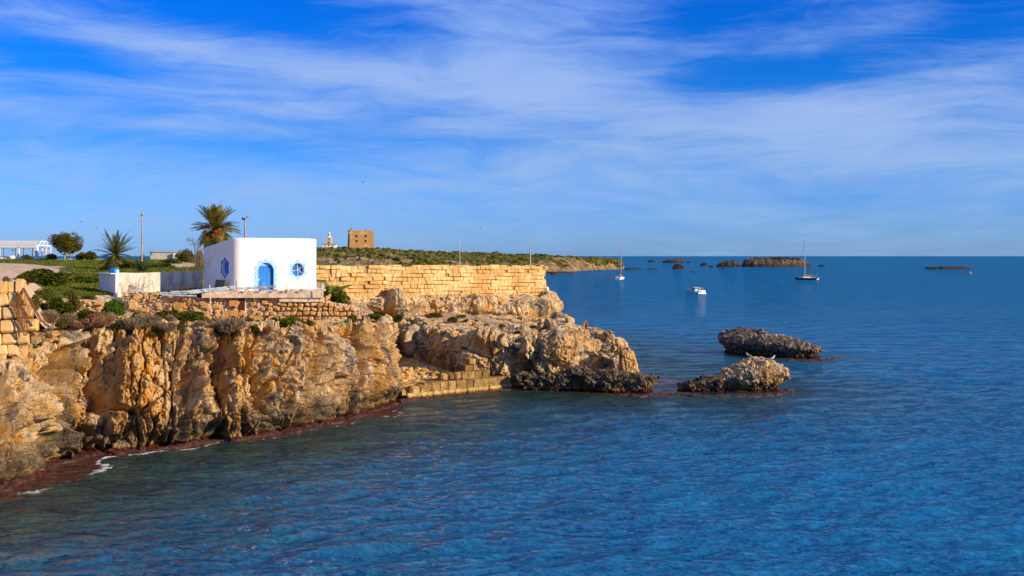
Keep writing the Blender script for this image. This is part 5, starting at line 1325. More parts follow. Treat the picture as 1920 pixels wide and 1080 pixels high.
def palm(px, pyc, D, zbase, R, nf, label, trunk_r, seed, fruit=False, leafk=.30, elmin=-.75, dry=0, dk=1.0, elmax=1.25, pm='palm'):
    c = Vector(W(px, pyc, D)); root = tag(empty('palm_tree', (c.x, c.y, zbase)), label, 'palm tree'); rs = np.random.RandomState(seed)
    H = c.z - zbase; m = MB(); pts, rr = [], []
    for i in range(14):
        t = i / 13; pts.append((.12 * math.sin(t * 2) , 0, H * t - .2)); rr.append(trunk_r * (1.15 - .25 * t + (.10 if i % 2 else 0)))
    m.tube(pts, rr, 9); m.obj('trunk', M['trunk'], root)
    fm = [frond_mesh('frond', R * 1.15, 34, .034 * R / 2.2, dr * dk, ri, M[pm], i, leafk * R / 2.0) for i, (dr, ri) in enumerate(((.55, .55), (.75, .35), (.40, .75), (.65, .15)))]
    fd = [frond_mesh('dry_frond', R * .8, 20, .02, .8, 0, M['palmdry'], 9, leafk)]
    ctr = Vector((.12 * math.sin(2), 0, H))
    for i in range(nf):
        t = (i + .5) / nf; az_ = i * 2.399 + rs.normal() * .15; elv = elmax - (elmax - elmin) * t ** .85
        me = fm[2] if t < .3 else fm[0] if t < .6 else fm[1]
        if t > .8: me = fm[3]
        o = bpy.data.objects.new('frond', me); COL.objects.link(o); o.parent = root; o.location = ctr + Vector((0, 0, .05 * rs.normal()))
        o.rotation_euler = (rs.normal() * .3, -(elv - .30), az_); o.rotation_mode = 'XYZ'; s = rs.uniform(.85, 1.08); o.scale = (s, s, s)
    for i in range(dry):
        o = bpy.data.objects.new('dry_frond', fd[0]); COL.objects.link(o); o.parent = root; o.location = ctr - Vector((0, 0, .1)); o.rotation_euler = (rs.normal() * .3, rs.uniform(.35, .95), i * 2.4)
    if fruit:
        for k, (dx, dz) in enumerate(((-.75, -.35), (-.55, -1.05), (.05, -.75), (.45, -.55), (.75, -.70), (.55, -.2), (.25, -.25))):
            n = 260; C = np.clip(rs.normal(size=(n, 3)), -1.6, 1.6) * np.array([.09, .09, .18]) ; me = quads_mesh('fruit_cluster', leaf_quads(C, .085, rs)); me.materials.append(M['fruit'])
            o = bpy.data.objects.new('fruit_cluster', me); COL.objects.link(o); o.parent = root; o.location = ctr + Vector((dx, -.95, dz + .1))
    return root
palm(403, 432, 98, 8.3, 2.2, 120, 'date palm with orange fruit clusters rising behind the white house', .22, 3, True, .52, -.75, 6, .9)
palm(215, 478, 130, gz(PX(215, 130), 130), 2.5, 60, 'short young palm standing on the grass left of the lamp posts', .30, 5, False, .34, -.25, 30, .6, 1.1, 'palmdark')

def agave():
    p = hit(268, 492, 100, 140); p = Vector((PX(268, 115), 115, gz(PX(268, 115), 115))); root = tag(empty('agave_plant', p), 'spiky blue green agave in front of the tall lamp post', 'agave'); rs = np.random.RandomState(4)
    V = []; L = 1.25
    n = 8
    for i in range(n):
        t0, t1 = i / n, (i + 1) / n; w = lambda t: .085 * math.sin(math.pi * min(.25 + t * .75, 1)) ** .6 * (1 - t ** 4) + .002
        p0, p1 = np.array([L * t0, 0, .22 * L * t0 * t0]), np.array([L * t1, 0, .22 * L * t1 * t1])
        for s in (-1, 1): V += [p0, p1, p1 + np.array([0, s * w(t1), .03]), p0 + np.array([0, s * w(t0), .03])]
    me = quads_mesh('leaf', np.array(V)); me.materials.append(M['agave'])
    for i in range(34):
        o = bpy.data.objects.new('leaf', me); COL.objects.link(o); o.parent = root; t = i / 34; o.rotation_euler = (0, -(1.35 - 1.2 * t), i * 2.4); s = rs.uniform(1.1, 1.6); o.scale = (s, s, s)
agave()

def broad_tree(px, pyb, D, wpx, top, bot, label, seed, mat='treeleaf', lobes=26, leaves=9000, name='broadleaf_tree', bark='palebark'):
    base = Vector((PX(px, D), D, gz(PX(px, D), D))); s = D / FPX; root = tag(empty(name, base), label, 'tree'); rs = np.random.RandomState(seed)
    zt, zb = (EYE - (top - 480) * s) - base.z, (EYE - (bot - 480) * s) - base.z; w = wpx * s / 2; zc = (zt + zb) / 2; hh = (zt - zb) / 2
    cs = []
    for i in range(lobes):
        d = rs.normal(size=3); d /= np.linalg.norm(d); r = rs.uniform(.35, .72); cs.append([d[0] * w * r, d[1] * w * r, zc + d[2] * hh * r * .9, w * rs.uniform(.22, .36)])
    cs = np.array(cs); k = rs.randint(lobes, size=leaves); d = rs.normal(size=(leaves, 3)); d /= np.linalg.norm(d, axis=1, keepdims=True)
    C = cs[k, :3] + d * (cs[k, 3] * rs.uniform(.4, 1.05, leaves) ** .5)[:, None]; C[:, 2] = np.maximum(C[:, 2], zb * .95 + .1 * rs.rand(leaves))
    me = quads_mesh('crown', leaf_quads(C, .20, rs, .8)); link('crown', me, M[mat], root)
    m = MB(); m.tube([(0, 0, -.3), (0, 0, zb * .75), (.05, 0, zb * 1.05)], [.16, .11, .09], 8)
    m.obj('trunk', M[bark], root)
    for i in range(6):
        a = i * 1.05; m = MB(); m.tube([(0, 0, zb * .7), (w * .25 * math.cos(a), w * .25 * math.sin(a), zb * 1.15), (w * .6 * math.cos(a), w * .6 * math.sin(a), zc)], [.07, .05, .02], 5); m.obj('branch', M[bark], root)
broad_tree(121, 486, 176, 70, 433, 475, 'round clipped-looking tree with olive brown crown and pale trunk', 3)
broad_tree(131, 486, 180, 44, 444, 480, 'smaller forked tree half hidden behind the round tree', 6, lobes=12, leaves=2600)

def bare_tree(px, pyb, D, label, seed, sc=1.0, mat='wood', name='bare_sapling'):
    p = Vector(W(px, pyb, D)); root = tag(empty(name, p), label, 'tree'); rs = np.random.RandomState(seed); tr = MB(); br = MB()
    tr.tube([(0, 0, 0), (.03, 0, .8), (-.05, .02, 1.5), (-.02, 0, 1.9)], [.055, .045, .035, .03], 6)
    def grow(p, d, L, r, lev):
        q = p + d * L; mid = (p + q) / 2 + Vector(rs.normal(size=3)) * L * .08; br.tube([p, mid, q], [r, r * .8, r * .6], 4, False)
        if lev == 0: return
        for k in range(3):
            nd = (d + Vector(rs.normal(size=3)) * .55 + Vector((0, 0, .12))).normalized(); grow(q if k else mid, nd, L * rs.uniform(.6, .85), r * .6, lev - 1)
    for k in range(6): grow(Vector((-.03, 0, 1.2 + .12 * k)), Vector((rs.normal() * .8, rs.normal() * .4, 1.0)).normalized(), .55 * sc, .022, 3)
    tr.obj('trunk', M[mat], root); br.obj('branches', M[mat], root)
bare_tree(380, 541, 74.9, 'leafless sapling against the left side of the white house', 11)
bare_tree(366, 500, 86, 'bare grey bush left of the white house below the date palm', 14, .7)

# ---------------------------------------------------------------- low white enclosure wall and things about the terrace
def enclosure():
    root = tag(empty('low_white_wall', W(217, 556, 76)), 'low whitewashed plaster wall enclosing the yard left of the white house', 'wall'); L0 = root.location
    A = Vector(W(217, 556, 76)); Bk = Vector((PX(187, 79.2), 79.2, 7.4)); E = Vector((-23.3, 80.1, 7.4)); th = .28
    def seg(a, b, za, zb, t):
        d = (b - a); d.z = 0; d.normalize(); n = Vector((-d.y, d.x, 0)) * t; V = []
        for p, z in ((a, za), (b, zb)):
            for q in (p, p + n): V += [Vector((q.x, q.y, 6.0)) - L0, Vector((q.x, q.y, z)) - L0]
        return V, [(0, 4, 5, 1), (2, 3, 7, 6), (1, 5, 7, 3), (0, 1, 3, 2), (4, 6, 7, 5), (0, 2, 6, 4)]
    m = MB(); m.add(*seg(A, E, 8.93, 9.10, th)); m.obj('long_side', M['plaster'], root)
    m = MB(); m.add(*seg(Bk, A - Vector((.01, .01, 0)), 8.93, 8.925, 1.4 * .2)); m.obj('short_side', M['white'], root)
    m = MB(); mid = (A + Bk) / 2; m.box(((A.x + Bk.x) / 2 + .6 - L0.x, (A.y + Bk.y) / 2 + .4 - L0.y, 8.94 - L0.z), (2.0, 3.4, .05), math.atan2(Bk.y - A.y, Bk.x - A.x) - math.pi / 2); m.obj('top_slab', M['white'], root)
    b = tag(empty('blue_barrel', W(214, 511, 77.6), 1.2), 'bright blue plastic drum lying on the low white wall', 'barrel')
    m = MB(); m.lathe([(.20, -.30), (.25, -.28), (.26, -.1), (.25, 0), (.26, .1), (.25, .28), (.20, .30)], 18)
    o = m.obj('drum', M['barrel'], b, smooth=True); o.rotation_euler = (math.radians(90), 0, 0); o.location = (0, 0, .08)
    m = MB(); m.lathe([(.14, .302), (.15, .32), (.05, .325)], 16); o = m.obj('lid', M['sky_pipe'], b); o.rotation_euler = (math.radians(90), 0, 0); o.location = (0, 0, .08)
enclosure()

def pole(name, pts, r, mat, label, cat='pole', group=None, n=6):
    p0 = Vector(pts[0]); m = MB(); m.tube([Vector(p) - p0 for p in pts], r, n); o = m.obj(name, M[mat], None, p0); return tag(o, label, cat, group)
pole('thin_pole', [W(396, 589, 73.4), W(393, 534, 73.6)], .035, 'galv', 'thin grey pole standing in front of the rubble wall left of the doorway')
pole('thin_pole', [W(604, 553, 73.6), W(603.5, 529, 73.6)], .03, 'galv', 'thin pale pole at the right corner of the terrace slab')
for i, (px, py, lab) in enumerate(((443, 527, 'rusty fence rod at the rounded corner of the house'), (489, 531, 'rusty fence rod in front of the blue door, left one'), (512, 534, 'rusty fence rod at the right jamb of the blue door'), (536.5, 531, 'rusty fence rod between door and round window'), (564.5, 531, 'rusty fence rod below the round window'))):
    pole('fence_rod', [W(px, 546, 73.9), W(px, py, 73.9)], .028, 'rust', lab, 'rod', 'iron rods along the terrace edge', 5)
# bundles of weathered blue pipes lying on the terrace
G = 'weathered blue pipes on the terrace'
for i, (a, b, r, lab) in enumerate(((W(352, 547, 73.8), W(440, 537.5, 74.3), .085, 'long pale blue pipe slanting from the ruined wall up to the house corner'), (W(356, 550, 73.7), W(438, 541, 74.2), .07, 'grey blue pipe lying just under the long pale one'), (W(444, 540.5, 74.0), W(518, 537, 74.1), .07, 'pale pipe lying across the blue door'),
                               (W(446, 542, 73.9), W(500, 540, 73.9), .05, 'dark blue pipe under the one crossing the door'), (W(300, 549, 74.0), W(352, 551, 73.8), .06, 'faded blue pipe on top of the ruined wall'), (W(320, 547, 74.3), W(366, 547, 74.2), .06, 'white flecked pipe behind the faded one'), (W(306, 553, 73.8), W(368, 555, 73.8), .055, 'lowest pipe of the bundle on the ruined wall'), (W(247, 545, 74.6), W(270, 545, 74.8), .05, 'short pale pipe at the left end of the ruined wall'))):
    pole('pipe', [a, b], r, 'sky_pipe', lab, 'pipe', G, 7)
for i, (px, w) in enumerate(((462, 12), (490, 12), (537, 9), (546, 6), (565, 10), (516, 8))):
    p = Vector(W(px, 546, 73.75)); m = MB(); m.tube([(-w * .012, 0, 0), (0, 0, .12), (w * .014, 0, .02)], .03, 5)
    tag(m.obj('bent_bracket', M['rust'], None, p + Vector((0, 0, .02))), ['bent rusty bracket left of the blue door', 'bent rusty bracket under the blue door', 'bent rusty bracket at a rod right of the door', 'small bent bracket beside the rod right of the door', 'bent rusty bracket below the round window', 'bent rusty bracket at the right foot of the door'][i], 'bracket')
# collapsed trestle of poles by the enclosure corner, and a green net on the cliff
t = tag(empty('wooden_trestle', W(228, 560, 75.2)), 'two thin poles leaning together against the low white wall', 'trestle')
for a, b in (((217, 560), (225, 530)), ((225, 530), (237, 575))):
    m = MB(); m.tube([Vector(W(a[0], a[1], 75.2)) - t.location, Vector(W(b[0], b[1], 75.0)) - t.location], .03, 5); m.obj('leg', M['rustpole'], t)
t = tag(empty('plank_stack', W(245, 552, 74.9)), 'old planks leaning at the left end of the ruined wall', 'planks')
for i in range(4):
    m = MB(); a, b = Vector(W(238 + i * 4, 556, 74.9)), Vector(W(244 + i * 3.5, 534 + i, 75.4)); d = b - a
    m.box(((a + b) / 2) - t.location, (.16, .03, d.length), rot=Vector((0, 0, 1)).rotation_difference(d).to_matrix()); m.obj('plank', M['rustpole'], t)
nz = [hit(x, y) + Vector((0, -.12, .05)) for x, y in ((638, 606), (646, 603), (652, 608), (655, 618))]
pole('green_rope', nz, .05, 'net', 'green net rope hanging over the cliff lip', 'rope')
# wire fence in the shaded yard
f = tag(empty('wire_fence', W(330, 540, 75.0)), 'low wire mesh fence in the shaded yard beside the house', 'fence')
for i in range(6):
    m = MB(); m.tube([Vector(W(322 + i * 10, 545, 75)) - f.location, Vector(W(322 + i * 10, 536, 75)) - f.location], .016, 4); m.obj('post', M['rust'], f)
for j in range(4):
    m = MB(); m.tube([Vector(W(320, 538 + j * 2, 75)) - f.location, Vector(W(374, 538 + j * 2, 75)) - f.location], .008, 4); m.obj('wire', M['rust'], f)
p = Vector(W(288, 541, 75.2)); m = MB(); m.tube([(0, 0, 0), (-.10, 0, .6)], .035, 6); tag(m.obj('short_pipe', M['galv'], None, p), 'short grey pipe stub standing on the ruined wall', 'pipe')

# ---------------------------------------------------------------- lamp posts
def lamp(px, pyt, pyb, D, label, kind):
    p = Vector((PX(px, D), D, EYE - (pyb - 480) * D / FPX)); root = tag(empty('lamp_post', p), label, 'lamp post', 'floodlight posts'); H = (pyb - pyt) * D / FPX
    m = MB(); m.tube([(0, 0, 0), (0, 0, H * .5), (0, 0, H)], [.09, .075, .05], 8); m.obj('post', M['rustpole' if kind == 0 else 'galv'], root)
    if kind == 0:
        m = MB(); m.tube([(-.30, 0, H * .86), (.30, 0, H * .86)], .025, 5); m.obj('cross_arm', M['galv'], root)
        m = MB(); m.tube([(-.28, 0, H - .05), (.28, 0, H - .05)], .03, 5); m.obj('lamp_bracket', M['galv'], root)
        for s in (-1, 1):
            m = MB(); m.box((s * .20, -.05, H + .05), (.30, .26, .18), taper=1.2); h = m.obj('floodlight', M['galv'], root)
            g_ = MB(); g_.box((s * .20, -.19, H + .05), (.26, .02, .14)); g_.obj('lens', M['white_paint'], h)
    else:
        m = MB(); m.tube([(0, 0, H * .35), (0, 0, H * .95)], .02, 4); o = m.obj('conduit', M['galv'], root); o.location.x = -.10
        for s, z in ((-1, -.08), (1, .10)):
            m = MB(); m.box((s * .16, 0, H + z), (.34, .22, .16), rot=Matrix.Rotation(-.5 * s if s < 0 else -.35, 3, 'Y')); m.obj('floodlight', M['canvas' if s < 0 else 'galv'], root)
lamp(266, 402, 490, 112, 'tall rust-stained floodlight post standing on the grass left of the date palm', 0)
lamp(460, 409, 500, 100, 'shorter grey floodlight post rising behind the white house', 1)

# ---------------------------------------------------------------- pergola and what stands in it
def pergola():
    D = 180.; s = D / FPX; zg = 9.50; root = tag(empty('pergola', (PX(30, D), D, zg)), 'long white pergola with slatted roof at the far left', 'pergola'); L0 = root.location
    def p(px, py, dd=0): return Vector(W(px, py, D + dd)) - L0
    x0 = -60
    for px, dd, w in ((69, 0, .42), (35, 0, .30), (-2, 0, .3), (-40, 0, .3), (79, 3, .22), (87, 3.8, .2), (95, 4.5, .16)):
        m = MB(); a = p(px, 486, dd); b = p(px, 463, dd); m.box((a + b) / 2 , (w, w, (b - a).length)); m.obj('post', M['white_paint'], root)
    def beam(a, b, w, h, nm='beam'):
        d = b - a; m = MB(); R = Vector((1, 0, 0)).rotation_difference(d.normalized()).to_matrix(); m.box((a + b) / 2, (d.length, w, h), rot=R); m.obj(nm, M['white_paint'], root)
    beam(p(x0, 462), p(70, 462), .3, .34); beam(p(x0, 452.3, 4), p(76, 452.3, 4), .2, .12); beam(p(70, 462), p(77, 452.5, 4), .2, .25); beam(p(69, 460), p(94, 461, 4.5), .2, .22); beam(p(76, 452.5, 4), p(93, 453, 5), .18, .14)
    beam(p(x0, 457, 2), p(74, 457, 2), .10, .10); beam(p(78, 461, 2), p(85, 453, 5), .15, .15); beam(p(86, 461, 3), p(91, 453, 6), .15, .15)
    for i in range(30):
        px = x0 + 4 + i * 4.35; d = MB(); a, b = p(px, 460.5, .2), p(px + 7, 453.2, 3.8); v = b - a
        d.box((a + b) / 2, (.17, v.length, .05), rot=Vector((0, 1, 0)).rotation_difference(v.normalized()).to_matrix()); d.obj('roof_slat', M['white_paint'], root)
    d = MB(); q = [p(x0, 461.6, .35), p(70, 461.6, .35), p(77, 453.4, 4.1), p(x0 + 7, 453.4, 4.1)]; d.add(q, [(0, 1, 2, 3)]); d.add([v - Vector((0, 0, .03)) for v in q], [(3, 2, 1, 0)]); d.obj('roof_cloth', simple('cream_awning', (.55, .48, .40), .9, .08), root)
    # bar behind: thin rails and glass screen
    sc = tag(empty('glass_screen', W(45, 486, D + 8)), 'row of dark posts with clear panels behind the pergola', 'screen')
    for px in (7, 29, 44, 61, 78, 89):
        m = MB(); m.box(Vector(W(px, 475, D + 8)) - sc.location + Vector((0, 0, 0)), (.10, .1, 1.9)); m.obj('screen_post', M['wood'], sc)
    m = MB(); m.box(Vector(W(45, 466, D + 8)) - sc.location, (9.5, .1, .10)); m.obj('screen_rail', M['galv'], sc)
    for i, (px, py, lab) in enumerate(((24, 468, 'small white parasol under the left half of the pergola'), (60, 467, 'small white parasol in the middle of the pergola'), (87, 470, 'small white parasol at the right end of the pergola'))):
        u = tag(empty('parasol', W(px, 487, D + 4)), lab, 'parasol', 'white parasols under the pergola'); h = (487 - py) * (D + 4) / FPX
        m = MB(); m.lathe([(.02, h), (.45, h - .06), (.50, h - .12), (.02, h - .09)], 12); m.obj('canopy', M['white_paint'], u); m = MB(); m.tube([(0, 0, 0), (0, 0, h)], .025, 5); m.obj('pole', M['wood'], u)
    b = MB(); P = []; import bmesh
    me = rock_lump_simple(1.25, .6, .62, 5); tag(link('white_sheet_heap', me, M['white_paint'], None, W(19, 486, D + 1.5)), 'crumpled white sheeting heaped under the pergola', 'sheet')
    me = rock_lump_simple(.35, .3, .28, 6); tag(link('pink_bag', me, simple('pink_plastic', (.65, .22, .22), .6, .1), None, W(32, 486, D + 1)), 'small pink bag beside the white sheeting', 'bag')
    m = MB(); m.box((0, 0, .2), (.35, .3, .4)); m.box((0, .12, .42), (.35, .05, .25)); tag(m.obj('white_chair', M['white_paint'], None, W(61, 487, D + .6)), 'little white chair beside the pergola post', 'chair')
    m = MB(); m.box((0, 0, .08), (1.2, .4, .12)); m.box((.2, 0, .18), (.5, .3, .10)); tag(m.obj('orange_kayak', simple('orange_crate', (.55, .16, .05), .6, .1), None, W(82, 486, D + .5)), 'orange red crate lying on the ground at the right end of the pergola', 'crate')
def rock_lump_simple(rx, ry, rz, seed):
    import bmesh
    rs = np.random.RandomState(seed); bm = bmesh.new(); bmesh.ops.create_icosphere(bm, subdivisions=3, radius=1)
    for v in bm.verts:
        n = np.array([v.co[:]]); d = 1 + .35 * float(fbm(n * 2.2 + seed, 3, .6)[0]); v.co = Vector((v.co.x * rx * d, v.co.y * ry * d, max(v.co.z, -.2) * rz * d))
    me = bpy.data.meshes.new('lump'); bm.to_mesh(me); bm.free(); return me
pergola()
# low pale building and kerb walls far behind
D = 205.; m = MB(); p = Vector(W(313, 488, D)); m.box((0, 0, .75), (5.4, 3, 1.5)); r = tag(empty('low_building', p), 'long low pale building half hidden by bushes', 'building'); m.obj('wall', M['concrete2'], r); m = MB(); m.box((0, 0, 1.56), (5.6, 3.2, .12)); m.obj('roof', M['terracotta'], r); m = MB(); m.box((2.35, -.5, .7), (1.0, 3.2, 1.45)); m.obj('gable', M['white_paint'], r)
p = Vector(W(145, 487, 184)); m = MB(); m.box((0, 0, .02), (9.5, .4, .22)); tag(m.obj('low_kerb_wall', M['white_paint'], None, p), 'low white kerb wall behind the round tree', 'kerb')

# ---------------------------------------------------------------- watch tower and lighthouse
def watch_tower():
    D = 590.; p = Vector((PX(678.5, D), D, 13.2)); root = tag(empty('watch_tower', p, .23), 'square sandstone watch tower with sloping walls on the hill', 'tower'); s = D / FPX
    H = ZP(432.5, D) - 13.2; wb, wt = 47 * s / 2, 43.5 * s / 2
    n = 14; V = []; F = []
    m = MB(); m.add([(-wb, 0, 0), (wb, 0, 0), (wb, 2 * wb, 0), (-wb, 2 * wb, 0), (-wt, wb - wt, H), (wt, wb - wt, H), (wt, wb + wt, H), (-wt, wb + wt, H)], [(0, 1, 5, 4), (1, 2, 6, 5), (2, 3, 7, 6), (3, 0, 4, 7), (4, 5, 6, 7), (3, 2, 1, 0)])
    body = m.obj('tower_body', M['tower'], root)
    m = MB(); m.box((0, wb, H + .15), (2 * wt + .25, 2 * wt + .25, .35)); m.obj('parapet', M['tower'], root)
    for x, w in ((-wt + 1.0, 1.2), (-wt + .4, .7)):
        m = MB(); m.box((x, wb - wt + .4, H + .65), (w, .8, .9)); m.obj('bartizan', M['tower'], root)
    m = MB(); m.box((-wt - .25, wb - wt + .3, H - 1.3), (.7, .8, 1.1)); m.obj('corbel', M['tower'], root)
    for x, zy in ((-2.75, 442.5), (2.35, 442.5), (-2.75, 451.8), (2.35, 451.8)):
        z = ZP(zy, D) - 13.2; y = (wb - wt) * z / H
        m = MB(); m.box((x, y - .02, z), (.78, .5, 1.25)); w_ = m.obj('window', M['dark'], root)
        m = MB(); m.box((x, y - .20, z - .75), (1.3, .3, .2)); m.box((x, y - .20, z + .72), (1.2, .3, .16)); m.box((x + .55, y - .20, z), (.16, .3, 1.3)); m.obj('window_surround', M['ashlar'], w_)
    for x in (-2.6, 2.4):
        m = MB(); m.box((x, .25, 1.7), (.3, .5, .9)); m.obj('slit', M['dark'], root)
    m = MB(); m.tube([(-wt + 1.0, wb, H), (-wt + 1.0, wb, H + 4.2)], .05, 4); m.obj('antenna', M['rig'], root)
    m = MB(); m.box((2.1, wb - wt, H + .5), (.5, .5, .5)); m.obj('chimney', M['dark'], root)
    o = tag(empty('lean_to', (PX(649, D), D + 4, 13.0)), 'dark sloping stone annex left of the watch tower', 'building')
    m = MB(); m.add([(-3.5, 0, 0), (4, 0, 0), (4, 5, 0), (-3.5, 5, 0), (4, 0, 2.6), (4, 5, 2.6), (0, 0, 2.4), (0, 5, 2.4)], [(0, 1, 4, 6), (3, 7, 5, 2), (0, 6, 7, 3), (6, 4, 5, 7), (1, 2, 5, 4), (0, 3, 2, 1)]); m.obj('wall', M['joint'], o)
watch_tower()
def lighthouse():
    D = 900.; s = D / FPX; z0 = 17.0; root = tag(empty('lighthouse', (PX(616.5, D), D, z0)), 'small lighthouse with square stone tower above a white keeper house', 'lighthouse')
    Z = lambda py: ZP(py, D) - z0
    m = MB(); m.box((.2, 3, Z(460) / 2 - .8), (25 * s, 6, Z(459) + 1.6)); m.obj('keeper_house', M['white_paint'], root)
    m = MB(); m.box((.2, 3, Z(458)), (27 * s, 6.6, .7)); m.obj('roof', M['terracotta'], root)
    m = MB(); m.box((.1, 1.5, (Z(457) + Z(445.5)) / 2), (9.6 * s, 4.2, Z(445.5) - Z(457)), taper=.93); m.obj('stone_tower', M['ashlar'], root)
    m = MB(); m.box((.1, 1.5, Z(445.2)), (10.4 * s, 4.8, .5)); m.obj('gallery', M['white_paint'], root)
    m = MB(); m.lathe([(1.2, 0), (1.2, 1.5), (.9, 1.6), (.9, 2.4), (1.15, 2.5), (1.0, 3.3), (.5, 3.9), (.05, 4.2)], 14, (.1, 1.5, Z(444.8))); m.obj('lantern', M['white_paint'], root)
    m = MB(); m.lathe([(1.0, 1.55), (1.0, 2.45)], 14, (.1, 1.5, Z(444.8))); m.obj('lantern_glass', M['glass'], root)
    for x, py, w, h in ((.1, 448.3, .9, .5), (-.35, 455, .6, .9), (.5, 455, .6, .9)):
        m = MB(); m.box((x, -.64, Z(py)), (w, .2, h)); m.obj('window', M['dark'], root)
    for x, py in ((.1, 460.5), (3.3, 460.5), (-3.3, 460.8)):
        m = MB(); m.box((x, -.05, Z(py)), (.9, .2, 1.0)); m.obj('window', M['rust'], root)
lighthouse()

# ---------------------------------------------------------------- boats
def hull_mesh(name, L, B, H, sheer=.25, rake=.12, n=16):
    V = []; F = []; m = 7
    for i in range(n + 1):
        t = i / n; x = -L / 2 + L * t; wf = (math.sin(math.pi * min(.5, .28 + .55 * (1 - t))) if t > .4 else 1) * (1 - max(0, (t - .45) / .55) ** 2.2) * (.78 + .22 * min(1, t / .3))
        hz = H * (1 + sheer * (t - .35) ** 2 * 2.2)
        for j in range(m):
            a = j / (m - 1); y = (B / 2) * wf * (math.sin(a * math.pi / 2) ** .6); z = -.35 * (1 - t * .4) + (hz + .35 * (1 - t * .4)) * a ** 1.3
            V.append((x + rake * L * .5 * a * (t ** 3), y, z))
        for j in range(m): vx = V[-m]; V.append((V[-m][0], -V[-m][1], V[-m][2]))
    w = 2 * m
    for i in range(n):
        for s in (0, m):
            for j in range(m - 1):
                q = (i * w + s + j, (i + 1) * w + s + j, (i + 1) * w + s + j + 1, i * w + s + j + 1); F.append(q if s else q[::-1])
        F.append((i * w + m - 1, (i + 1) * w + m - 1, (i + 1) * w + 2 * m - 1, i * w + 2 * m - 1))
    F.append(tuple(range(m)) + tuple(range(2 * m - 1, m - 1, -1)))
    mb = MB(); mb.add(V, F); return mb
def sailboat(px, py, L, mastH, heading, hull, label, seed, hide_low=False, dark_top=False):
    D = EYE * FPX / (py - 480); root = tag(empty('sailboat', (PX(px, D), D, 0), heading), label, 'sailboat', 'sailboats moored in the bay'); B, H = L * .32, L * .10
    h = hull_mesh('hull', L, B, H).obj('hull', M[hull], root, smooth=False)
    if hull == 'navy':
        m = MB(); m.box((-L * .485, 0, H * .55), (L * .10, B * .76, H * .95)); m.obj('transom', M['gel'], root)
    m = MB(); m.box((-L * .02, 0, H + .03), (L * .86, B * .60, .08)); m.obj('deck', M['gel'], root)
    m = MB(); m.box((L * .02, 0, H + .28), (L * .36, B * .46, .46), taper=.85); c = m.obj('cabin', M['gel'], root)
    for s in (-1, 1):
        m = MB(); m.box((L * .02, s * B * .225, H + .32), (L * .28, .03, .16)); m.obj('cabin_window', M['glass'], c)
    mx = L * .08
    m = MB(); m.tube([(mx, 0, H), (mx - .05, 0, H + mastH * .5), (mx - .22, 0, H + mastH)], [.13, .12, .09], 8); ms = m.obj('mast', M['mast'], root)
    for z in (.38, .68):
        m = MB(); m.tube([(mx - .05, -B * .26, H + mastH * z), (mx - .05, B * .26, H + mastH * z)], .03, 4); m.obj('spreader', M['mast'], ms)
    m = MB(); m.tube([(mx, 0, H + 1.25), (mx - L * .38, 0, H + 1.12)], .09, 6); bo = m.obj('boom', M['mast'], root)
    m = MB(); m.tube([(mx - .05, 0, H + 1.75), (mx - L * .12, 0, H + 1.48), (mx - L * .38, 0, H + 1.26)], [.16, .22, .12], 7); m.obj('sail_cover', M['canvas'], bo)
    for nm, a, b, r in (('forestay', (L * .5, 0, H * 1.1), (mx - .18, 0, H + mastH * .95), .055), ('backstay', (-L * .48, 0, H), (mx - .22, 0, H + mastH), .022), ('shroud', (mx - .2, B * .42, H), (mx - .1, 0, H + mastH * .9), .02), ('shroud', (mx - .2, -B * .42, H), (mx - .1, 0, H + mastH * .9), .02)):
        m = MB(); m.tube([a, b], r, 4); m.obj(nm, M['rig'], root)
    m = MB(); m.tube([(L * .40, -B * .15, H), (L * .42, -B * .15, H + .6), (L * .52, 0, H + .65), (L * .42, B * .15, H + .6), (L * .40, B * .15, H)], .025, 4); m.obj('pulpit', M['mast'], root)
    m = MB(); m.tube([(-L * .45, -B * .36, H), (-L * .46, -B * .36, H + 1.1), (-L * .46, B * .36, H + 1.1), (-L * .45, B * .36, H)], .03, 4); m.obj('stern_arch', M['mast'], root)
    m = MB(); m.box((-L * .22, 0, H + .62), (L * .12, B * .5, .36), taper=.7); m.obj('spray_hood', M['redcloth' if hull == 'navy' else 'canvas'], root)
    m = MB(); m.box((-L * .40, B * .2, H + .35), (.7, .5, .4)); m.obj('dinghy_cover', M['redcloth' if hull == 'navy' else 'gel'], root)
    if hull == 'navy':
        m = MB(); m.tube([(mx + .3, .2, H), (mx + .3, .2, H + .8), (mx + .3, .2, H + 1.5)], [.16, .22, .12], 6); m.obj('stowed_jib_bag', M['redcloth'], root)
    return root
sailboat(1512, 525, 9.6, 17.2, math.radians(192), 'navy', 'sailboat with black hull and bare mast anchored on the right', 1)
sailboat(1163.5, 524.5, 9.2, 17.0, math.radians(68), 'gel', 'white sailboat with bare mast seen from its quarter near the far cape', 2)
sailboat(860, 543, 9.0, 14.2, math.radians(60), 'gel', 'sailboat of which only mast and rigging show above the block wall, left one', 3)
sailboat(995, 541, 9.0, 15.6, math.radians(95), 'gel', 'sailboat whose mast rises beside the right corner of the block wall', 4)
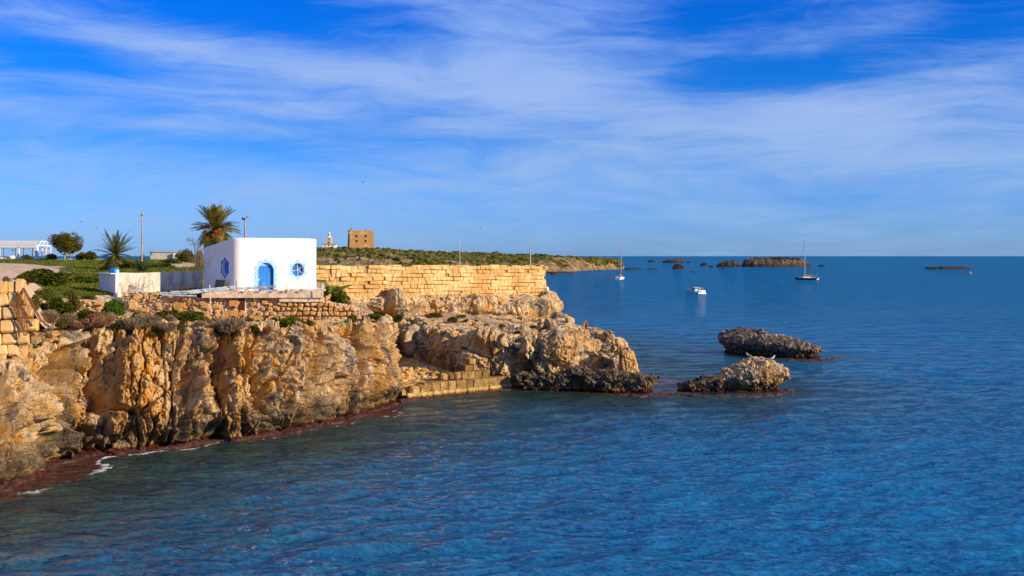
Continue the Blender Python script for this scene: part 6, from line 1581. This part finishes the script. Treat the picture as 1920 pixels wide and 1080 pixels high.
def motorboat(px, py, heading, label, L=5.4, hull='blue'):
    D = EYE * FPX / (py - 480); root = tag(empty('motorboat', (PX(px, D), D, 0), heading), label, 'motorboat'); B, H = L * .36, .80
    m = hull_mesh('hull', L, B, H, .5, .2); m.obj('hull', M['gel'] if hull != 'blue' else simple('blue_grey_hull', (0.03, 0.14, 0.28), .3, .1), root)
    m = MB(); m.box((-L * .30, 0, .55), (L * .42, B * 1.02, .95), taper=.92); a = m.obj('stern_body', M['gel'], root)
    for s in (-1, 1):
        m = MB(); m.box((-L * .22, s * B * .50, .62), (.42, .04, .22)); m.obj('porthole', M['glass'], a)
    m = MB(); m.box((-L * .40, 0, .03), (L * .34, B * 1.0, .22)); m.obj('waterline_band', simple('cream_antifoul', (.60, .50, .34), .6, .1), root)
    m = MB(); m.box((L * .02, 0, H + .02), (L * .5, B * .7, .08)); m.obj('deck', M['gel'], root)
    for x0, x1, z1, nm in ((L * .12, -L * .14, 1.0, 'windscreen_frame'), (-L * .16, -L * .38, .86, 'bimini_frame')):
        for s in (-1, 1):
            m = MB(); m.tube([(x0, s * B * .38, H), (x0 * .8 + x1 * .2, s * B * .36, H + z1 * .85), ((x0 + x1) / 2, s * B * .34, H + z1), (x1, s * B * .36, H + z1 * .9), (x1, s * B * .40, H)], .045, 5); m.obj(nm, M['gel'], root)
    m = MB(); m.box((-L * .02, 0, H + 1.0), (L * .22, B * .72, .05)); m.obj('roof', M['gel'], root)
    m = MB(); m.add([(L * .14, -B * .36, H + .05), (L * .14, B * .36, H + .05), (L * .08, B * .33, H + .8), (L * .08, -B * .33, H + .8)], [(0, 1, 2, 3)]); m.obj('windscreen', M['glass'], root)
    m = MB(); m.tube([(L * .22, -B * .3, H), (L * .24, -B * .3, H + .5), (L * .48, 0, H + .55), (L * .24, B * .3, H + .5), (L * .22, B * .3, H)], .03, 4); m.obj('bow_rail', M['mast'], root)
    m = MB(); m.box((-L * .05, 0, H + .25), (.6, .8, .5)); m.obj('seat', M['gel'], root)
    m = MB(); m.tube([(-L * .03, .1, H + 1.0), (-L * .03, .1, H + 1.35)], .03, 4); m.obj('antenna', M['redcloth'], root)
    m = MB(); m.lathe([(.02, -.22), (.19, -.12), (.22, 0), (.19, .12), (.02, .22)], 10, (L * .36, 0, H + .42)); m.obj('fender_ball', M['redcloth'], root)
    m = MB(); m.box((-L * .52, 0, .35), (.35, .35, .8)); m.obj('outboard', M['navy'], root)
    return root
motorboat(1303, 551.5, math.radians(200), 'small white cabin motorboat with arched windscreen frame in the middle of the bay')
motorboat(1016, 545, math.radians(120), 'white boat whose stern peeks out behind the corner of the block wall', 5.0, 'gel')
D = EYE * FPX / (513.5 - 480); b = MB(); b.lathe([(.05, -.3), (.7, -.1), (.85, .25), (.7, .6), (.25, .85), (.2, 1.5), (.02, 1.6)], 12); tag(b.obj('mooring_buoy', M['orange'], None, (PX(1819, D), D, 0)), 'orange buoy floating near the low dark islet at the right', 'buoy')

# ---------------------------------------------------------------- far islets
def islet(pxa, pxb, wy, ty, label, k, depth=.5, mat='farrock', flat=.0, asym=0.0, green=False):
    D = EYE * FPX / (wy - 480); x0, x1 = PX(pxa, D), PX(pxb, D); h = max(ZP(ty, D), .25); w = (x1 - x0) / 2; cx = (x0 + x1) / 2; dp = w * depth
    n, r_ = 150, 26; th = np.linspace(0, 2 * np.pi, n, endpoint=False); t = np.linspace(0, 1, r_); Tt, R = np.meshgrid(th, t, indexing='ij')
    R = 1 - R                                        # 1 edge -> 0 centre
    X = cx + w * R * np.cos(Tt) * (1 + .10 * np.sin(3 * Tt + k)); Y = D + dp * .9 + dp * R * np.sin(Tt)
    hp = (1 - R ** (2.0 + 3 * flat)) * (1 + asym * (X - cx) / w); Z = -1.0 + (h + 1.0) * np.clip(hp * 1.25, 0, 1) ** .7
    P = np.stack([X, Y, Z], -1); s = max(w / 9, .5)
    P[..., 2] += h * (.55 - .38 * flat) * facet(P / s, k)[0] + h * (.40 - .25 * flat) * facet(P / (s * .3), k + 9)[0] + h * .10 * fbm(P / s * 2, 3, k=k)
    P[..., 2] = np.where(R > .985, -1.5, P[..., 2]); P[..., 1] += .2 * s * vnoise(P / s, k)
    root = link('islet', grid_mesh('islet', P, closed=True), M['farreef' if (w < 9 and k != 5) else mat]); tag(root, label, 'islet', 'rocks and islets off the cape')
    if green:
        rs = np.random.RandomState(k); V = []; ii = rs.randint(n, size=900); jj = rs.randint(9, r_, size=900); C = P[ii, jj] ; C = C[C[:, 2] > h * .5]
        C = np.repeat(C, 14, 0) + rs.normal(size=(len(C) * 14, 3)) * np.array([.7, .7, .18]); link('scrub_cover', quads_mesh('scrub_cover', leaf_quads(C, .8, rs)), M['scrub'], root)["kind"] = "stuff"
    return root
islet(1394, 1526, 500.8, 486.3, 'largest far islet, flat topped with dark scrub, left of the black sailboat', 3, .42, flat=1.0, asym=-.22, green=True)
islet(1346, 1394, 501, 492.5, 'jagged brown rocks just left of the largest islet', 4, .4)
islet(1244, 1288, 492.8, 487.2, 'small tan islet near the horizon', 5, .35, flat=.6)
islet(1214, 1230, 491, 488.4, 'little dark rock left of the small tan islet', 6)
islet(1287, 1295, 492.8, 490.6, 'tiny rock touching the small tan islet on the right', 7)
islet(1260, 1283, 505.2, 498, 'dark pointed rock in front of the small tan islet', 8, .5)
islet(1311, 1326, 499.2, 496.3, 'low dark rock, lower of a pair in mid bay', 9)
islet(1315, 1327, 496.4, 493.4, 'dark rounded rock behind the lower of a pair in mid bay', 10)
islet(1328, 1340, 501.2, 498.8, 'small rock right of the mid bay pair', 11)
islet(1352, 1361, 504.6, 502.8, 'speck of rock in front of the jagged brown rocks', 12)
islet(1168, 1206, 505.2, 502.6, 'long low black reef at the tip of the cape', 13, .3, flat=.6)
islet(1212, 1236, 505.4, 503.5, 'short low black reef right of the cape reef', 14, .3, flat=.6)
islet(1292, 1308, 510, 508.8, 'thin dark reef awash in mid bay', 15, .3, flat=.6)
islet(1534, 1549, 499.8, 497.5, 'two joined dark specks right of the largest islet', 16)
islet(1748, 1832, 505.3, 500.6, 'long low black islet on the right near the buoy', 17, .25, flat=.8)
islet(1734, 1752, 504.2, 501.4, 'small black rock at the left end of the long low black islet', 18, .4)
islet(1020, 1078, 512.5, 509.8, 'dark reef at the foot of the far grey shore', 19, .35, flat=.6)
islet(1030, 1045, 515.0, 512.5, 'small rock just off the far grey shore', 20, .5)

# ---------------------------------------------------------------- gulls
def gull_mesh(flap, curl):
    m = MB(); m.tube([(-.30, 0, 0), (-.12, 0, .01), (.08, 0, .02), (.24, 0, .03), (.34, 0, .01)], [.015, .06, .075, .045, .012], 6)
    w = MB()
    return m, flap, curl
def gull(px, py, D, span, hd, roll, flap, label, dark):
    root = tag(empty('gull', W(px, py, D), hd), label, 'gull', 'gulls in flight'); root.rotation_euler = (roll, 0, hd)
    m = MB(); m.tube([(-.30, 0, 0), (-.12, 0, .01), (.08, 0, .02), (.24, 0, .03), (.34, 0, .01)], [.015, .06, .075, .045, .012], 6); m.obj('body', M['bird'], root)
    for s in (-1, 1):
        V = []; prof = [(0, .20, 0), (.25, .22, .10 * flap), (.45, .18, .13 * flap), (.75, .02, .03 * flap)]; hs = span / 1.5
        for y, c, z in prof: 
            x0 = .10 - y * .18; V += [(x0, s * y * hs, z * 1.6), (x0 - c, s * y * hs, z * 1.6 - .01), (x0 - c * .3, s * y * hs, z * 1.6 + .02)]
        w = MB(); F = []
        for i in range(3): F += [(i * 3, i * 3 + 3, i * 3 + 5, i * 3 + 2), (i * 3 + 2, i * 3 + 5, i * 3 + 4, i * 3 + 1), (i * 3 + 1, i * 3 + 4, i * 3 + 3, i * 3)]
        w.add(V, F); w.obj('wing', M['birdgrey' if dark else 'bird'], root)
for a in [(908, 298, 200, 1.4, .3, .5, 1.0, 'dark gull gliding high above the block wall', 1), (939, 351, 230, 1.4, .2, .2, .6, 'pale gull below the dark one above the block wall', 0), (617, 301, 200, 1.4, 2.5, -.6, 1.0, 'pale gull high above the watch tower', 0), (681, 342, 210, 1.4, 2.8, -.4, .8, 'grey gull above the watch tower', 1),
          (902, 428, 260, 1.4, .1, .2, .9, 'dark gull low over the hillside', 1), (318, 367, 260, 1.4, 2.9, -.3, .6, 'faint pale gull above the date palm', 0), (152, 417, 240, 1.5, 2.7, -.4, .9, 'grey gull above the round tree', 1), (183, 428, 260, 1.4, .4, .7, 1.6, 'grey gull with bent wings above the young palm', 1),
          (31, 445, 240, 1.3, 0.1, 0, .4, 'white gull just over the pergola roof', 0), (88, 446, 240, 1.3, 1.3, .9, 1.6, 'brown gull banking over the right end of the pergola', 1), (348, 443, 200, 1.2, 1.4, 1.0, 1.6, 'dark gull left of the date palm', 1)]: gull(*a)
def standing_gull(px, py, label, k):
    _r = np.abs(_px - px) + 0; m_ = (np.abs(_px - px) < 5) & (_A[:, 1] < 85) & (_A[:, 1] > 78) & (_A[:, 0] > 14); i = np.argmin(np.where(m_, _py, 1e9)); p = Vector(_A[i]) if m_.any() else Vector(W(px, py, 81.5))
    root = tag(empty('gull', p - Vector((0, 0, .03)), k), label, 'gull', 'gulls standing on the sea rock'); root.scale = (.8, .8, .8)
    m = MB(); m.tube([(-.28, 0, .16), (-.12, 0, .19), (.06, 0, .24), (.14, 0, .34), (.17, 0, .42), (.22, 0, .43), (.29, 0, .42)], [.02, .08, .10, .06, .05, .04, .01], 7); m.obj('body', M['bird'], root)
    m = MB(); m.tube([(-.38, 0, .15), (-.1, 0, .235), (.04, 0, .27)], [.02, .085, .05], 6); m.obj('wings', M['birdgrey'], root)
    for s in (-1, 1): m = MB(); m.tube([(0, s * .03, 0), (0, s * .03, .16)], .012, 4); m.obj('leg', M['orange'], root)
standing_gull(1399, 676, 'gull standing on the left shoulder of the white-crowned rock', 2.6)
standing_gull(1452, 680, 'gull standing on the right shoulder of the white-crowned rock', .4)
#standing_gull(1427, 675, 'gull sitting near the peak of the white-crowned rock', .9)

# ---------------------------------------------------------------- small stone bank left of the bright green bush
def stone_bank():
    p0 = hit(168, 575); root = tag(empty('stone_bank', p0), 'small crumbling bank of pale stones left of the bright green bush', 'stone bank'); rs = np.random.RandomState(31)
    ms = set_mats(RUB, M['rubble'])
    for i in range(34):
        px, py = rs.uniform(146, 198), rs.uniform(564, 588); D = p0.y - .3 + (575 - py) * .03; s = D / FPX; w = rs.uniform(4, 9)
        put_stone('stone', ms[rs.randint(10)], root, W(px, py, D), basis((1, 0, 0), (0, -1, 0), (0, 0, 1)), (w * s, .35, w * s * .75), a=rs.normal() * .3)
    m = MB(); a, b = Vector(W(140, 590, p0.y + .25)), Vector(W(202, 563, p0.y + .25)); m.box(((a + b) / 2) - p0, (b.x - a.x, .5, b.z - a.z)); m.obj('earth_core', M['mortar'], root)
stone_bank()
